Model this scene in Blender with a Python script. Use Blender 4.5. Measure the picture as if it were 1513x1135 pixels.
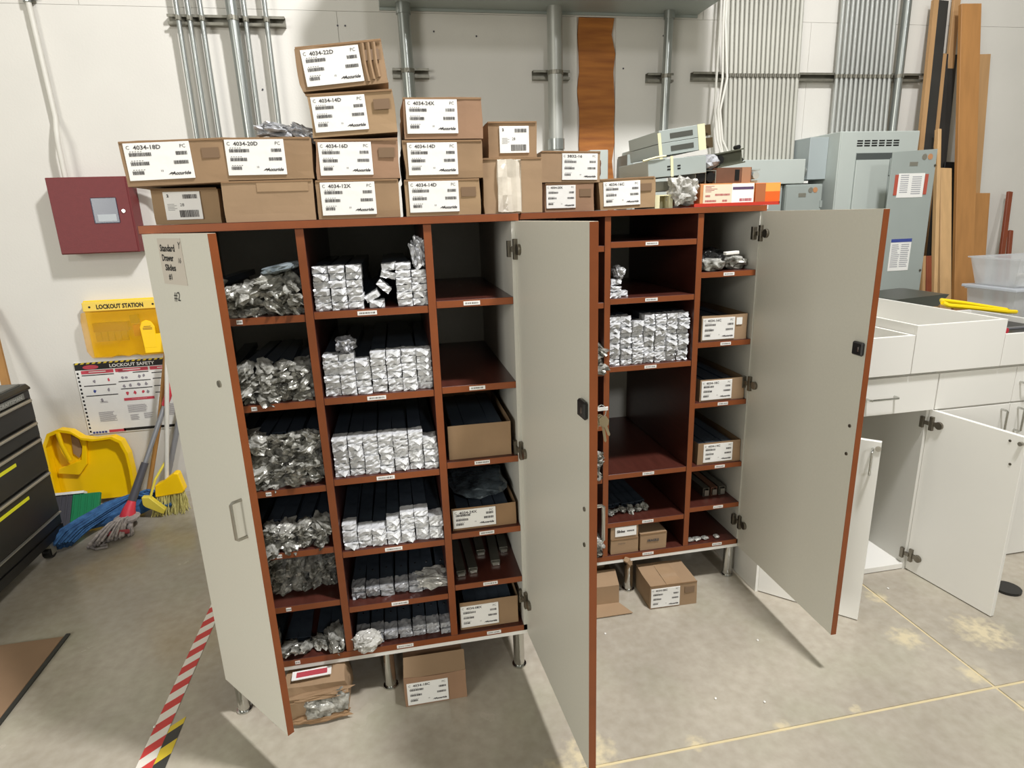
import bpy, bmesh, math, random
from mathutils import Vector, Matrix, noise
random.seed(7)
for o in list(bpy.data.objects): bpy.data.objects.remove(o)
SC = bpy.context.scene
COL = SC.collection
PI = math.pi
# ------------------------------------------------------------------ camera
cam_d = bpy.data.cameras.new('camera'); cam = bpy.data.objects.new('camera', cam_d); COL.objects.link(cam)
cam_d.sensor_width = 36; cam_d.lens = 904.1 / 1513 * 36; cam_d.clip_start = .02
cam.matrix_world = Matrix(((0.9813032, 0.08152714, -0.17434839, 0.65184),
                           (-0.18969464, 0.25644598, -0.94776126, -1.83558),
                           (-0.03255732, 0.96311411, 0.26711652, 1.6), (0, 0, 0, 1)))
SC.camera = cam
# ------------------------------------------------------------------ world, lights, exposure
W = bpy.data.worlds.new('world'); SC.world = W; W.use_nodes = True
W.node_tree.nodes['Background'].inputs[0].default_value = (1, .985, .82, 1)
W.node_tree.nodes['Background'].inputs[1].default_value = .27
def lamp(name, loc, power, sx, sy, target, col=(1, .99, 1)):
    l = bpy.data.lights.new(name, 'AREA'); l.shape = 'RECTANGLE'; l.size = sx; l.size_y = sy
    l.energy = power; l.color = col
    o = bpy.data.objects.new(name, l); COL.objects.link(o); o.location = loc
    o.rotation_euler = (Vector(target) - Vector(loc)).to_track_quat('-Z', 'Y').to_euler()
lamp('high_bay_lamp', (2.2, -1.15, 5.0), 270, .28, .5, (-.4, 1.2, .6))
lamp('high_bay_lamp', (2.2, -12.0, 6.4), 250, .6, 1.0, (1, 0, .5))
lamp('left_fill_light', (-4.3, -5.2, 2.4), 215, 2.6, 2.6, (1.5, 0, .9), (1, .98, .92))  # added soft fill that brightens the left-facing doors; no bay door is seen
vs = SC.view_settings
vs.view_transform = 'Standard'; vs.look = 'None'; vs.exposure = 0.0; vs.gamma = 1; vs.use_curve_mapping = False
# ------------------------------------------------------------------ materials
def srgb(h):
    c = [int(h[i:i+2], 16) / 255 for i in (0, 2, 4)]
    return tuple(((x / 12.92) if x <= .04045 else ((x + .055) / 1.055) ** 2.4) for x in c) + (1,)
MATS = {}
def mat(name, col, rough=.5, metal=0, var=.0, vscale=8, bump=0, bscale=60, col2=None, stretch=None, trans=0, alpha=1, spec=.5, emit=0):
    if name in MATS: return MATS[name]
    m = bpy.data.materials.new(name); m.use_nodes = True; nt = m.node_tree; N = nt.nodes; L = nt.links
    b = N['Principled BSDF']; c = srgb(col)
    b.inputs['Base Color'].default_value = c; b.inputs['Roughness'].default_value = rough
    b.inputs['Metallic'].default_value = metal; b.inputs['Specular IOR Level'].default_value = spec
    b.inputs['Transmission Weight'].default_value = trans; b.inputs['Alpha'].default_value = alpha
    m.diffuse_color = c
    tc = N.new('ShaderNodeTexCoord'); src = tc.outputs['Object']
    if stretch:
        mp = N.new('ShaderNodeMapping'); mp.inputs['Scale'].default_value = stretch
        L.new(src, mp.inputs['Vector']); src = mp.outputs[0]
    if var or col2:
        n = N.new('ShaderNodeTexNoise'); n.inputs['Scale'].default_value = vscale; n.inputs['Detail'].default_value = 5
        L.new(src, n.inputs['Vector'])
        r = N.new('ShaderNodeValToRGB'); r.color_ramp.elements[0].position = .32; r.color_ramp.elements[1].position = .68
        c2 = srgb(col2) if col2 else tuple(x * (1 - var) for x in c[:3]) + (1,)
        r.color_ramp.elements[0].color = c2; r.color_ramp.elements[1].color = c
        L.new(n.outputs['Fac'], r.inputs[0]); L.new(r.outputs[0], b.inputs['Base Color'])
    if bump:
        n2 = N.new('ShaderNodeTexNoise'); n2.inputs['Scale'].default_value = bscale; n2.inputs['Detail'].default_value = 3
        L.new(src, n2.inputs['Vector'])
        bp = N.new('ShaderNodeBump'); bp.inputs['Strength'].default_value = bump; bp.inputs['Distance'].default_value = .004
        L.new(n2.outputs['Fac'], bp.inputs['Height']); L.new(bp.outputs[0], b.inputs['Normal'])
    MATS[name] = m
    return m
m_wall = mat('white_wall_paint', 'd9d6ce', .75, var=.05, vscale=2.5, bump=.15, bscale=90)
m_ply = mat('bare_plywood', 'b5722f', .7, col2='8e5320', vscale=3, stretch=(1, 1, 9), bump=.3, bscale=40)
m_lam = mat('grey_laminate', 'd2d0c4', .42, var=.03, vscale=120)
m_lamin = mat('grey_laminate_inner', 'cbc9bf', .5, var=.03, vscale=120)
m_cherry = mat('cherry_edge', '86461f', .42, var=.16, vscale=6, stretch=(2, 2, 2))
m_mahog = mat('mahogany_laminate', '4e2820', .28, var=.25, vscale=9, stretch=(8, 1, 8))
m_chip = mat('raw_board_edge', 'd8cdb8', .7, var=.1, vscale=60)
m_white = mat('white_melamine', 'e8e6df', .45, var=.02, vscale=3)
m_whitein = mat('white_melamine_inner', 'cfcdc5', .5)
m_chrome = mat('chrome', 'c8c8c4', .18, 1)
m_nickel = mat('satin_nickel', 'a8a49a', .35, .9)
m_hinge = mat('hinge_metal', '7a7468', .35, .85)
m_black = mat('black_plastic', '141414', .35)
m_card = mat('kraft_cardboard', '95795a', .8, var=.18, vscale=7, bump=.15, bscale=30)
m_card2 = mat('pale_cardboard', '9d8264', .8, var=.1, vscale=7, bump=.15, bscale=30)
m_card3 = mat('brown_cardboard', '8e7050', .85, var=.15, vscale=9)
m_tape = mat('packing_tape', 'a58a6c', .15, var=.1, vscale=20)
m_clear = mat('clear_tape', 'd9d0c0', .12, var=.15, vscale=14, bump=.5, bscale=30)
m_paper = mat('white_label_paper', 'ecebe6', .45, var=.04, vscale=12, bump=.25, bscale=25)
m_ink = mat('printed_ink', '4a4746', .7)
m_inkred = mat('faded_red_ink', 'b0404a', .7)
m_inkblk = mat('black_ink', '1c1b1a', .7)
m_wrap = mat('silver_plastic_wrap', 'dcdddd', .22, .05, col2='bfc0c2', vscale=30, bump=.4, bscale=60)
m_wrap2 = mat('dull_silver_wrap', 'b9babc', .25, .2, col2='8f9094', vscale=42, bump=.5, bscale=70)
m_bag = mat('crumpled_clear_bag', 'cdccc4', .14, .25, col2='55534a', vscale=36, bump=1.0, bscale=75)
m_film = mat('clear_crumpled_film', 'dddbd4', .16, .1, col2='a5a39c', vscale=30, bump=.7, bscale=60, alpha=.86)
m_slide = mat('black_steel_slide', '4a535e', .22, .2, var=.3, vscale=20)
m_slide2 = mat('grey_steel_slide', '77756a', .35, .6, var=.2, vscale=20)
m_galv = mat('galvanized_conduit', 'aeb2ae', .3, .75, var=.22, vscale=3, stretch=(4, 4, .6))
m_galvp = mat('painted_conduit', 'cfccc2', .55, .0, var=.06)
m_strut = mat('strut_channel', '8f8c80', .45, .6, var=.25, vscale=25)
m_elec = mat('grey_enamel_enclosure', 'c0c7c1', .45, .1, var=.05, vscale=4)
m_elec2 = mat('dark_grey_enamel', 'a2aaa5', .45, .1, var=.06, vscale=4)
m_red = mat('fire_panel_red', '70282a', .55, var=.08, vscale=40, bump=.2, bscale=200)
m_yel = mat('yellow_plastic', 'ffd000', .38, var=.05)
m_yel2 = mat('translucent_yellow_cover', 'd9a30f', .25, var=.12, vscale=9)
m_amber = mat('amber_dark', '8a5a10', .5)
m_bristle = mat('yellow_bristles', 'e6dd92', .7, col2='b5ab62', vscale=60, stretch=(3, 3, .3))
m_blue = mat('blue_mop_yarn', '3a6796', .95, col2='264a74', vscale=30, bump=.8, bscale=80)
m_yarnw = mat('white_mop_yarn', 'b5ada8', .95, col2='8a8280', vscale=50, bump=.6, bscale=90)
m_yarnr = mat('red_mop_yarn', 'a4484c', .95)
m_gripred = mat('red_handle_plastic', 'd13a48', .4)
m_greyplas = mat('grey_handle', '8e8f92', .4, .3)
m_darkplas = mat('dark_grey_plastic', '4b4a50', .5)
m_woodh = mat('wooden_handle', 'a97a3e', .6, var=.2, vscale=6, stretch=(3, 3, .4))
m_green = mat('green_plastic', '1d7a4d', .45)
m_chest = mat('black_tool_chest', '22221f', .38, .2, var=.15, vscale=6)
m_chestlid = mat('grey_lid', '6f706a', .45, .2)
m_rail = mat('aluminium_drawer_pull', 'a9a69a', .35, .7)
m_brass = mat('tarnished_metal', '6c5c44', .4, .7)
m_orange = mat('orange_carton', 'e0641f', .6, var=.1)
m_orange2 = mat('light_orange', 'eda04a', .6)
m_redbox = mat('red_tray', 'c03420', .6)
m_cream = mat('cream_tape', 'dcd7ae', .6)
m_brownblk = mat('brown_block', '6d4a36', .6, var=.3)
m_dustc = mat('sawdust', 'd9c9a0', .95, var=.1)
m_hosey = mat('bright_yellow_strap', 'f2d10c', .4)
m_pine = mat('pine_board', 'd3ab78', .6, var=.14, vscale=3, stretch=(9, 9, .7))
m_oak = mat('oak_board', 'b8844c', .55, var=.16, vscale=3, stretch=(9, 9, .7))
m_tan = mat('tan_board', 'bb9365', .6, var=.14, vscale=3, stretch=(9, 9, .7))
m_darkb = mat('dark_board_face', '34322f', .5, var=.2)
m_redb = mat('reddish_board', '8a4428', .5, var=.15)
m_tapered = mat('red_tape', 'c93a36', .5)
m_tapewht = mat('white_tape', 'e3ddd2', .5)
m_tapeyel = mat('yellow_tape', 'd8bd2c', .5)
m_tapeblk = mat('black_tape', '33332f', .5)
m_mat = mat('plywood_sheet', '8f7358', .8, var=.16, vscale=5)
m_cable = mat('white_cable', 'd8d6cc', .5)
m_navy = mat('navy_print', '3b4a90', .6)
m_pink = mat('red_print', 'c84655', .6)
m_bin = mat('frosted_bin_plastic', 'd8dadb', .25, alpha=.36)
m_binin = mat('cream_parts', 'cdb98a', .6)
m_brass2 = mat('brass_key', 'b5a78a', .3, .8)

# concrete with sawdust stains near the saw cuts
m_conc = bpy.data.materials.new('worn_concrete'); m_conc.use_nodes = True
def concrete():
    nt = m_conc.node_tree; N = nt.nodes; L = nt.links; b = N['Principled BSDF']
    b.inputs['Roughness'].default_value = .42; b.inputs['Specular IOR Level'].default_value = .4
    g = N.new('ShaderNodeNewGeometry'); P = g.outputs['Position']
    def nz(s, d=6):
        n = N.new('ShaderNodeTexNoise'); n.inputs['Scale'].default_value = s; n.inputs['Detail'].default_value = d
        L.new(P, n.inputs['Vector']); return n.outputs['Fac']
    def ramp(f, p0, c0, p1, c1):
        r = N.new('ShaderNodeValToRGB'); e = r.color_ramp.elements
        e[0].position = p0; e[0].color = srgb(c0); e[1].position = p1; e[1].color = srgb(c1); L.new(f, r.inputs[0]); return r.outputs[0]
    def mix(f, a, c, t='MIX'):
        m = N.new('ShaderNodeMix'); m.data_type = 'RGBA'; m.blend_type = t
        if isinstance(f, float): m.inputs[0].default_value = f
        else: L.new(f, m.inputs[0])
        L.new(a, m.inputs[6])
        if isinstance(c, str): m.inputs[7].default_value = srgb(c)
        else: L.new(c, m.inputs[7])
        return m.outputs[2]
    def math_(op, a, bb):
        m = N.new('ShaderNodeMath'); m.operation = op; m.use_clamp = (op == 'MULTIPLY')
        for i, v in enumerate((a, bb)):
            if isinstance(v, (int, float)): m.inputs[i].default_value = v
            else: L.new(v, m.inputs[i])
        return m.outputs[0]
    base = ramp(nz(1.7), .33, 'a69e90', .66, 'b9b1a2')
    fine = ramp(nz(26, 8), .3, 'dcd9d2', .7, 'ffffff')
    c = mix(.55, base, fine, 'MULTIPLY')
    green = ramp(nz(2.9), .5, '000000', .75, 'ffffff')
    c = mix(math_('MULTIPLY', green, .28), c, '9fa588')
    dark = ramp(nz(9, 4), .68, '000000', .76, 'ffffff')
    c = mix(math_('MULTIPLY', dark, .18), c, '7c7466')
    spots = [(1.12, -.40, .17), (1.02, -.47, .17), (1.45, -.43, .06), (1.75, -.43, .05), (2.02, -.42, .04), (2.52, -.38, .10), (2.45, -.16, .13),
             (2.75, -.20, .20), (2.53, .08, .09), (2.56, -.55, .08)]
    acc = None
    for x, y, r in spots:
        v = N.new('ShaderNodeVectorMath'); v.operation = 'DISTANCE'; v.inputs[1].default_value = (x, y, 0); L.new(P, v.inputs[0])
        mr = N.new('ShaderNodeMapRange'); mr.inputs[1].default_value = 0; mr.inputs[2].default_value = r
        mr.inputs[3].default_value = 1; mr.inputs[4].default_value = 0; L.new(v.outputs['Value'], mr.inputs[0])
        acc = mr.outputs[0] if acc is None else math_('MAXIMUM', acc, mr.outputs[0])
    f = math_('MULTIPLY', acc, math_('POWER', nz(34, 9), 1.0))
    f = math_('MULTIPLY', math_('SUBTRACT', f, .22), 4.0)
    c = mix(f, c, 'cfc2a2')
    L.new(c, b.inputs['Base Color'])
    bp = N.new('ShaderNodeBump'); bp.inputs['Strength'].default_value = .12; bp.inputs['Distance'].default_value = .003
    L.new(nz(40), bp.inputs['Height']); L.new(bp.outputs[0], b.inputs['Normal'])
    L.new(ramp(nz(3.3), .3, '606060', .7, '909090'), b.inputs['Roughness'])
concrete()

# ------------------------------------------------------------------ mesh helpers
class MB:
    def __init__(s): s.v = []; s.f = []; s.m = []
    def add(s, vs_, fs, mi=0, M=None):
        n = len(s.v)
        s.v += [tuple(M @ Vector(v)) if M else tuple(v) for v in vs_]
        s.f += [tuple(i + n for i in f) for f in fs]
        s.m += list(mi) if isinstance(mi, (list, tuple)) else [mi] * len(fs)
        return s
    def box(s, x0, x1, y0, y1, z0, z1, mi=0, M=None, front=None, top=None, right=None, left=None):
        v = [(x0, y0, z0), (x1, y0, z0), (x1, y1, z0), (x0, y1, z0), (x0, y0, z1), (x1, y0, z1), (x1, y1, z1), (x0, y1, z1)]
        f = [(0, 3, 2, 1), (4, 5, 6, 7), (0, 1, 5, 4), (1, 2, 6, 5), (2, 3, 7, 6), (3, 0, 4, 7)]
        g = lambda a: mi if a is None else a
        return s.add(v, f, [mi, g(top), g(front), g(right), mi, g(left)], M)
    def tube(s, pts, r, n=8, mi=0, M=None, cap=True):
        pts = [Vector(p) for p in pts]; rs = r if isinstance(r, (list, tuple)) else [r] * len(pts)
        vs_ = []; fs = []
        d0 = (pts[1] - pts[0]).normalized(); ref = Vector((0, 0, 1)) if abs(d0.z) < .9 else Vector((1, 0, 0))
        u = d0.cross(ref).normalized()
        for i, p in enumerate(pts):
            a = pts[max(i - 1, 0)]; c = pts[min(i + 1, len(pts) - 1)]; d = (c - a).normalized()
            u = (u - d * u.dot(d)).normalized(); w = d.cross(u)
            for k in range(n):
                t = 2 * PI * k / n; vs_.append(p + (u * math.cos(t) + w * math.sin(t)) * rs[i])
        for i in range(len(pts) - 1):
            for k in range(n):
                a = i * n + k; b2 = i * n + (k + 1) % n
                fs.append((a, b2, b2 + n, a + n))
        if cap: fs.append(tuple(range(n - 1, -1, -1))); fs.append(tuple(range((len(pts) - 1) * n, len(pts) * n)))
        return s.add(vs_, fs, mi, M)
    def prism(s, poly, y0, y1, mi=0, M=None, axis='Y', side=None):
        n = len(poly)
        if axis == 'Y': a = [(x, y0, z) for x, z in poly]; b2 = [(x, y1, z) for x, z in poly]
        elif axis == 'Z': a = [(x, y, y0) for x, y in poly]; b2 = [(x, y, y1) for x, y in poly]
        else: a = [(y0, x, z) for x, z in poly]; b2 = [(y1, x, z) for x, z in poly]
        fs = [tuple(range(n)), tuple(range(2 * n - 1, n - 1, -1))] + [(i, i + n, (i + 1) % n + n, (i + 1) % n) for i in range(n)]
        return s.add(a + b2, fs, mi if side is None else [mi, mi] + [side] * n, M)
    def mesh(s, name, mats, bevel=0, smooth=False):
        me = bpy.data.meshes.new(name); me.from_pydata(s.v, [], s.f); me.update()
        for m in (mats if isinstance(mats, (list, tuple)) else [mats]): me.materials.append(m)
        me.polygons.foreach_set('material_index', s.m)
        bm = bmesh.new(); bm.from_mesh(me)
        bmesh.ops.recalc_face_normals(bm, faces=bm.faces)
        if bevel:
            es = [e for e in bm.edges if len(e.link_faces) == 2 and e.calc_face_angle() > .5]
            bmesh.ops.bevel(bm, geom=es, offset=bevel, segments=1, affect='EDGES', profile=.5)
        if smooth:
            for f in bm.faces: f.smooth = True
            for e in bm.edges:
                if len(e.link_faces) == 2 and e.calc_face_angle() > .7: e.smooth = False
        bm.to_mesh(me); bm.free(); me.update()
        return me
def link(name, me, parent=None, loc=None, rot=None):
    o = bpy.data.objects.new(name, me); COL.objects.link(o)
    if parent is not None: o.parent = parent
    if loc is not None: o.location = loc
    if rot is not None: o.rotation_euler = rot
    return o
def part(name, mb, mats, parent=None, bevel=0, smooth=False, loc=None, rot=None, label=None):
    o = link(name, mb.mesh(name, mats, bevel, smooth), parent, loc, rot)
    if label: o['label'] = label
    return o
def thing(name, label, cat, loc=(0, 0, 0), rz=0, group=None):
    o = link(name, None, None, loc, (0, 0, rz) if not isinstance(rz, tuple) else rz)
    o.empty_display_size = .1
    return tag(o, label, cat, group)
def tag(o, label, cat, group=None, kind=None):
    o['label'] = label; o['category'] = cat
    if group: o['group'] = group
    if kind: o['kind'] = kind
    return o
def struct(o): o['kind'] = 'structure'; return o
def B(*a, **k): return MB().box(*a, **k)
_tx = {}
def text_geo(s, size, extr=0, bold=0):
    k = (s, size, bold)
    if k not in _tx:
        cu = bpy.data.curves.new('t', 'FONT'); cu.body = s; cu.size = size; cu.resolution_u = 2; cu.offset = bold
        ob = bpy.data.objects.new('t', cu)
        me = bpy.data.meshes.new_from_object(ob)
        _tx[k] = ([tuple(v.co) for v in me.vertices], [tuple(p.vertices) for p in me.polygons])
        bpy.data.objects.remove(ob); bpy.data.curves.remove(cu); bpy.data.meshes.remove(me)
    return _tx[k]
def put_text(mb, s, size, x, z, y=0, mi=0, width=None, shear=0, bold=0):
    """text in the XZ plane facing -Y, lower left at x,z"""
    v, f = text_geo(s, size, bold=bold)
    if not v: return
    x0 = min(p[0] for p in v); x1 = max(p[0] for p in v); k = 1 if not width else width / (x1 - x0)
    mb.add([(x + (p[0] - x0) * k + shear * p[1], y, z + p[1]) for p in v], f, mi)
def quad(mb, x0, x1, z0, z1, y=0, mi=0): mb.add([(x0, y, z0), (x1, y, z0), (x1, y, z1), (x0, y, z1)], [(0, 1, 2, 3)], mi)
def print_mesh(mb, name, mats):
    me = bpy.data.meshes.new(name); me.from_pydata(mb.v, [], mb.f)
    for m in (mats if isinstance(mats, (list, tuple)) else [mats]): me.materials.append(m)
    me.polygons.foreach_set('material_index', mb.m); me.update(); return me

# ------------------------------------------------------------------ setting
WY = 2.0
floor = struct(part('floor', B(-6, 8, -7, WY + .2, -.08, -.0035), m_dustc))
JX, JY, G = 2.541, -.4415, .0055
for x0, x1, y0, y1 in ((-6, JX - G, JY + G, WY + .2), (JX + G, 8, JY + G, WY + .2), (-6, JX - G, -7, JY - G), (JX + G, 8, -7, JY - G)):
    part('concrete_slab', B(x0, x1, y0, y1, -.0034, 0), m_conc, floor)
wall = struct(part('wall_back', B(-6, 8, WY + .012, WY + .15, 0, 6), m_wall))
SZ = 2.69
for x0, x1, z0, z1 in ((-6, -1.9, 0, SZ), (-1.898, .46, 0, SZ), (.462, 1.812, 0, SZ), (2.052, 3.33, 0, SZ), (3.332, 8, 0, SZ), (-6, -.8, SZ + .0015, 6), (-.798, 2.6, SZ + .0015, 6), (2.603, 8, SZ + .0015, 6)):
    part('wall_panel', B(x0, x1, WY, WY + .0118, z0, z1), m_wall, wall)
# unpainted strip of plywood with torn paint edges
random.seed(3)
lp = [(1.822 + random.uniform(-.01, .01), z / 10) for z in range(2, 27)] + [(1.825, 2.688)]; rp = [(2.04, 2.688)] + [(2.046 + random.uniform(-.022, .006), z / 10) for z in range(26, 1, -1)]
o = part('plywood_strip', MB().prism([(x, z) for x, z in rp] + [(x, z) for x, z in lp], WY - .001, WY + .011), m_ply, wall)
o['label'] = 'bare orange-brown plywood strip with ragged paint edges'
for x, z in ((.46, 2.62), (.5, 2.62), (1.22, 2.58), (.98, 2.6), (1.21, 2.2), (-.02, 2.44), (.03, 2.3), (2.35, 2.6), (2.1, 2.42), (2.36, 2.1), (1.7, 2.3)):
    part('screw_head', MB().tube([(x, WY - .003, z), (x, WY + .001, z)], .005, 8), m_darkplas, wall)

# ------------------------------------------------------------------ crumpled plastic meshes
def crumple_end(seed, w=.044, h=.0205, d=.05, amp=.0024, flap=False):
    random.seed(seed); bm = bmesh.new()
    nx, nz, ny = 5, 3, 3
    def P(i, j, k):
        x = (i / nx - .5) * w; z = (k / nz) * h; y = j / ny * d
        return x, y, z
    mb = MB(); idx = {}
    def vid(i, j, k):
        if (i, j, k) not in idx:
            x, y, z = P(i, j, k)
            a = amp
            x += random.uniform(-a, a) * .5; z += random.uniform(-a, a) * .7; y += random.uniform(-a, a) * (1.6 if j == 0 else .5)
            if j == 0 and k in (1, 2) and 0 < i < nx: y -= random.uniform(0, a * 1.5)
            z = max(z, 0.0003)
            idx[(i, j, k)] = len(mb.v); mb.v.append((x, y, z))
        return idx[(i, j, k)]
    def F(*q): mb.f.append(q); mb.m.append(0)
    for i in range(nx):
        for k in range(nz): F(vid(i, 0, k), vid(i + 1, 0, k), vid(i + 1, 0, k + 1), vid(i, 0, k + 1))
        for j in range(ny):
            F(vid(i, j, nz), vid(i + 1, j, nz), vid(i + 1, j + 1, nz), vid(i, j + 1, nz))
            F(vid(i, j, 0), vid(i + 1, j, 0), vid(i + 1, j + 1, 0), vid(i, j + 1, 0))
    for j in range(ny):
        for k in range(nz):
            for i in (0, nx): F(vid(i, j, k), vid(i, j + 1, k), vid(i, j + 1, k + 1), vid(i, j, k + 1))
    if flap:
        x = random.uniform(-.01, .01)
        mb.add([(x - .014, -.003, h * .7), (x + .014, -.002, h * .6), (x + .004, -.014, h * .1), (x, -.006, h * .9)], [(0, 1, 2), (0, 3, 1), (3, 2, 1), (0, 2, 3)])
    return mb
def blob(seed, sx, sy, sz, amp=.35, sub=3, freq=3.0):
    bm = bmesh.new(); bmesh.ops.create_icosphere(bm, subdivisions=sub, radius=1)
    off = Vector((seed * 3.1, seed * 1.7, seed * .9))
    for v in bm.verts:
        n = noise.noise(v.co * freq + off) + .5 * noise.noise(v.co * freq * 2.7 + off)
        v.co = v.co * (1 + amp * n)
        c = v.co; c.x = math.copysign(abs(c.x) ** .75, c.x) * sx; c.y = math.copysign(abs(c.y) ** .75, c.y) * sy; c.z = math.copysign(abs(c.z) ** .75, c.z) * sz
    mb = MB(); mb.v = [tuple(v.co) for v in bm.verts]; bm.verts.index_update(); mb.f = [tuple(v.index for v in f.verts) for f in bm.faces]; mb.m = [0] * len(mb.f)
    bm.free(); return mb
END = [crumple_end(s, flap=(s % 4 == 0)).mesh('wrap_end', m_wrap) for s in range(9)]
END2 = [crumple_end(s + 20, amp=.003).mesh('wrap_end', m_wrap2) for s in range(5)]
BAG = [blob(s, .027, .045, .0165, .75, 3, 2.3).mesh('bag_end', m_bag) for s in range(8)]
def slide_body(L=.5, w=.042, h=.019):
    mb = MB(); t = .003
    mb.box(-w / 2, w / 2, 0, L, 0, t); mb.box(-w / 2, w / 2, 0, L, h - t, h)
    mb.box(-w / 2, -w / 2 + t, 0, L, t, h - t); mb.box(w / 2 - t, w / 2, 0, L, t, h - t); mb.box(-w * .2, w * .2, .01, L, h * .3, h * .7)
    return mb
BODY = slide_body().mesh('slide_body', m_slide)
BODYS = slide_body(.38).mesh('slide_body', m_slide)
NTH = ['bottom', 'second', 'third', 'fourth', 'fifth', 'sixth', 'seventh', 'eighth', 'ninth', 'tenth']
NX = ['first', 'second', 'third', 'fourth', 'fifth', 'sixth', 'seventh', 'eighth', 'ninth']
def pack(x, y, z, label, group, end, body=BODY, name='wrapped_drawer_slide', rot=(0, 0, 0), s=1.0, endname='wrap_end'):
    t = thing(name, label, 'drawer slide', (x, y, z), rot, group)
    link('slide_body', body, t, (0, .047, .001))
    e = link(endname, end, t, (0, 0, 0 if endname == 'wrap_end' else .0125)); e.scale = (s, s, s)
    if endname == 'bag_end': e.rotation_euler = (random.uniform(-.5, .5), random.uniform(-.5, .5) + (PI if random.random() < .5 else 0), random.uniform(-.7, .7)); e.scale = (s * random.uniform(.8, 1.15), s * random.uniform(.7, 1.2), s * random.uniform(.8, 1.15))
    return t

# ------------------------------------------------------------------ tall cabinets
ZT, ZB = 1.603, .159
DEP = .70
def label_strip(par, x, y, z, w, seed, h=.012):
    random.seed(seed)
    o = part('shelf_label', B(x - w / 2, x + w / 2, y - .0012, y, z - h / 2, z + h / 2), m_paper, par)
    mb = MB(); cx = x - w * .4
    while cx < x + w * .4:
        ww = random.uniform(.0008, .0022); quad(mb, cx, cx + ww, z - .0025, z + .0025, y - .0015); cx += ww + random.uniform(.0006, .002)
    link('printing', print_mesh(mb, 'printing', m_ink), par)
def hinge(par, x, z, s=1, m=None):
    mb = MB()
    mb.box(.0, .016, -.012 * s, 0, -.030, .030); mb.box(.012, .05, -.008 * s, 0, -.009, .009)
    mb.tube([(.04, -.010 * s, 0), (.04, 0, 0)], .0165, 12)
    mb.box(-.03, .004, -.016 * s, -.006 * s, -.008, .008)
    mb.box(-.034, -.018, -.022 * s, -.002 * s, -.024, .024)
    return part('hinge', mb, m or m_hinge, par, bevel=.0008, loc=(x, 0, z))
def dhandle(par, x, y, z, L, s, r=.0045, m=None, off=.03, horiz=False):
    p = []
    for a, b2 in ((0, 0), (0, .8), (.04, 1), (.96, 1), (1, .8), (1, 0)):
        q = (a - .5) * L
        p.append((x + (q if horiz else 0), y + s * off * b2, z + (0 if horiz else q)))
    return part('handle', MB().tube(p, r, 8), m or m_chrome, par, smooth=True)
def cabinet(x0, y0, name_label, cols, shelves, labels, leftdoor, rightdoor, legs):
    W1 = 1.021
    t = thing('storage_cabinet', name_label, 'cabinet', (x0, y0, 0))
    part('top_panel', B(-.004, W1 + .004, -.008, DEP, ZT - .022, ZT, front=1), [m_mahog, m_cherry], t, bevel=.001)
    part('bottom_panel', B(0, W1, 0, DEP, ZB + .010, ZB + .034, front=1), [m_mahog, m_cherry], t, bevel=.001)
    part('base_strip', B(0, W1, .001, .02, ZB - .004, ZB + .0098), m_white, t, label='thin white strip under the bottom shelf')
    part('side_panel', B(0, .018, 0, DEP, ZB + .010, ZT - .022, front=1), [m_lamin, m_cherry], t)
    part('side_panel', B(W1 - .018, W1, 0, DEP, ZB + .010, ZT - .022), m_lamin, t)
    part('back_panel', B(.018, W1 - .018, DEP - .012, DEP - .001, ZB + .034, ZT - .022), m_lamin, t)
    xs = [.018] + [c for c in cols] + [W1 - .018]
    for c in cols: part('divider', B(c - .012, c + .012, .0, DEP - .012, ZB + .034, ZT - .022, front=1), [m_mahog, m_cherry], t, bevel=.0008)
    for ci in range(3):
        a = xs[ci] + (.012 if ci else 0); b2 = xs[ci + 1] - (.012 if ci < 2 else 0)
        for si, z in enumerate(shelves[ci]):
            s = part('shelf', B(a, b2, .003, DEP - .012, z - .022, z, front=1), [m_mahog, m_cherry], t, bevel=.0008)
            for lx, lw in labels[ci]: label_strip(s, lx + .004 * si, .003, z - .011, lw, si + ci * 10)
    for lx, lw in [l for c in labels for l in c]: label_strip(t, lx + .02, .0, ZB + .022, lw, 77)
    for lx, ly in legs: 
        mb = MB().tube([(lx, ly, 0), (lx, ly, .006), (lx, ly, .0065), (lx, ly, ZB + .009)], [.026, .026, .02, .02], 16)
        part('leg', mb, m_chrome, t, smooth=True)
    def door(w, hx, ang, inner_y, edge_to):
        d = part('door', B(0, w - .0015, 0, .019, ZB + .001, 1.580), m_lam, t, loc=(hx, -.001, 0), rot=(0, 0, ang))
        part('edge_banding', B(w - .0014, w, -.0003, .0193, ZB + .001, 1.580), m_cherry, d, label='cherry coloured edge banding')
        part('top_edge', B(0, w - .0015, .0, .019, 1.5801, 1.5808), m_chip, d, label='pale unfinished top edge')
        return d
    res = []
    if leftdoor: res.append(door(*leftdoor))
    if rightdoor: res.append(door(*rightdoor))
    return t, res
SH1 = [[1.341, 1.082, .806, .590, .395], [1.346, 1.085, .820, .566, .360], [1.357, 1.090, .838, .583, .388]]
cab1, (dL, dM) = cabinet(0, 0, 'tall open cabinet full of drawer slides, nearest the camera with cartons piled on top',
    [.402, .756], SH1, [[(.21, .016)], [(.565, .056)], [(.875, .05)]],
    (.375, 0, math.atan2(-.292, .244), 0, 0), (.592, 1.015, math.atan2(-.60, .04), 0, 0),
    [(.03, .035), (.522, .035), (.988, .035), (.03, .66), (.522, .66), (.988, .66)])
SH2 = [[1.478, 1.269, 1.005, .78, .551], [1.490, 1.281, 1.017, .563, .344], [1.362, 1.087, .836, .558, .370]]
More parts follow.
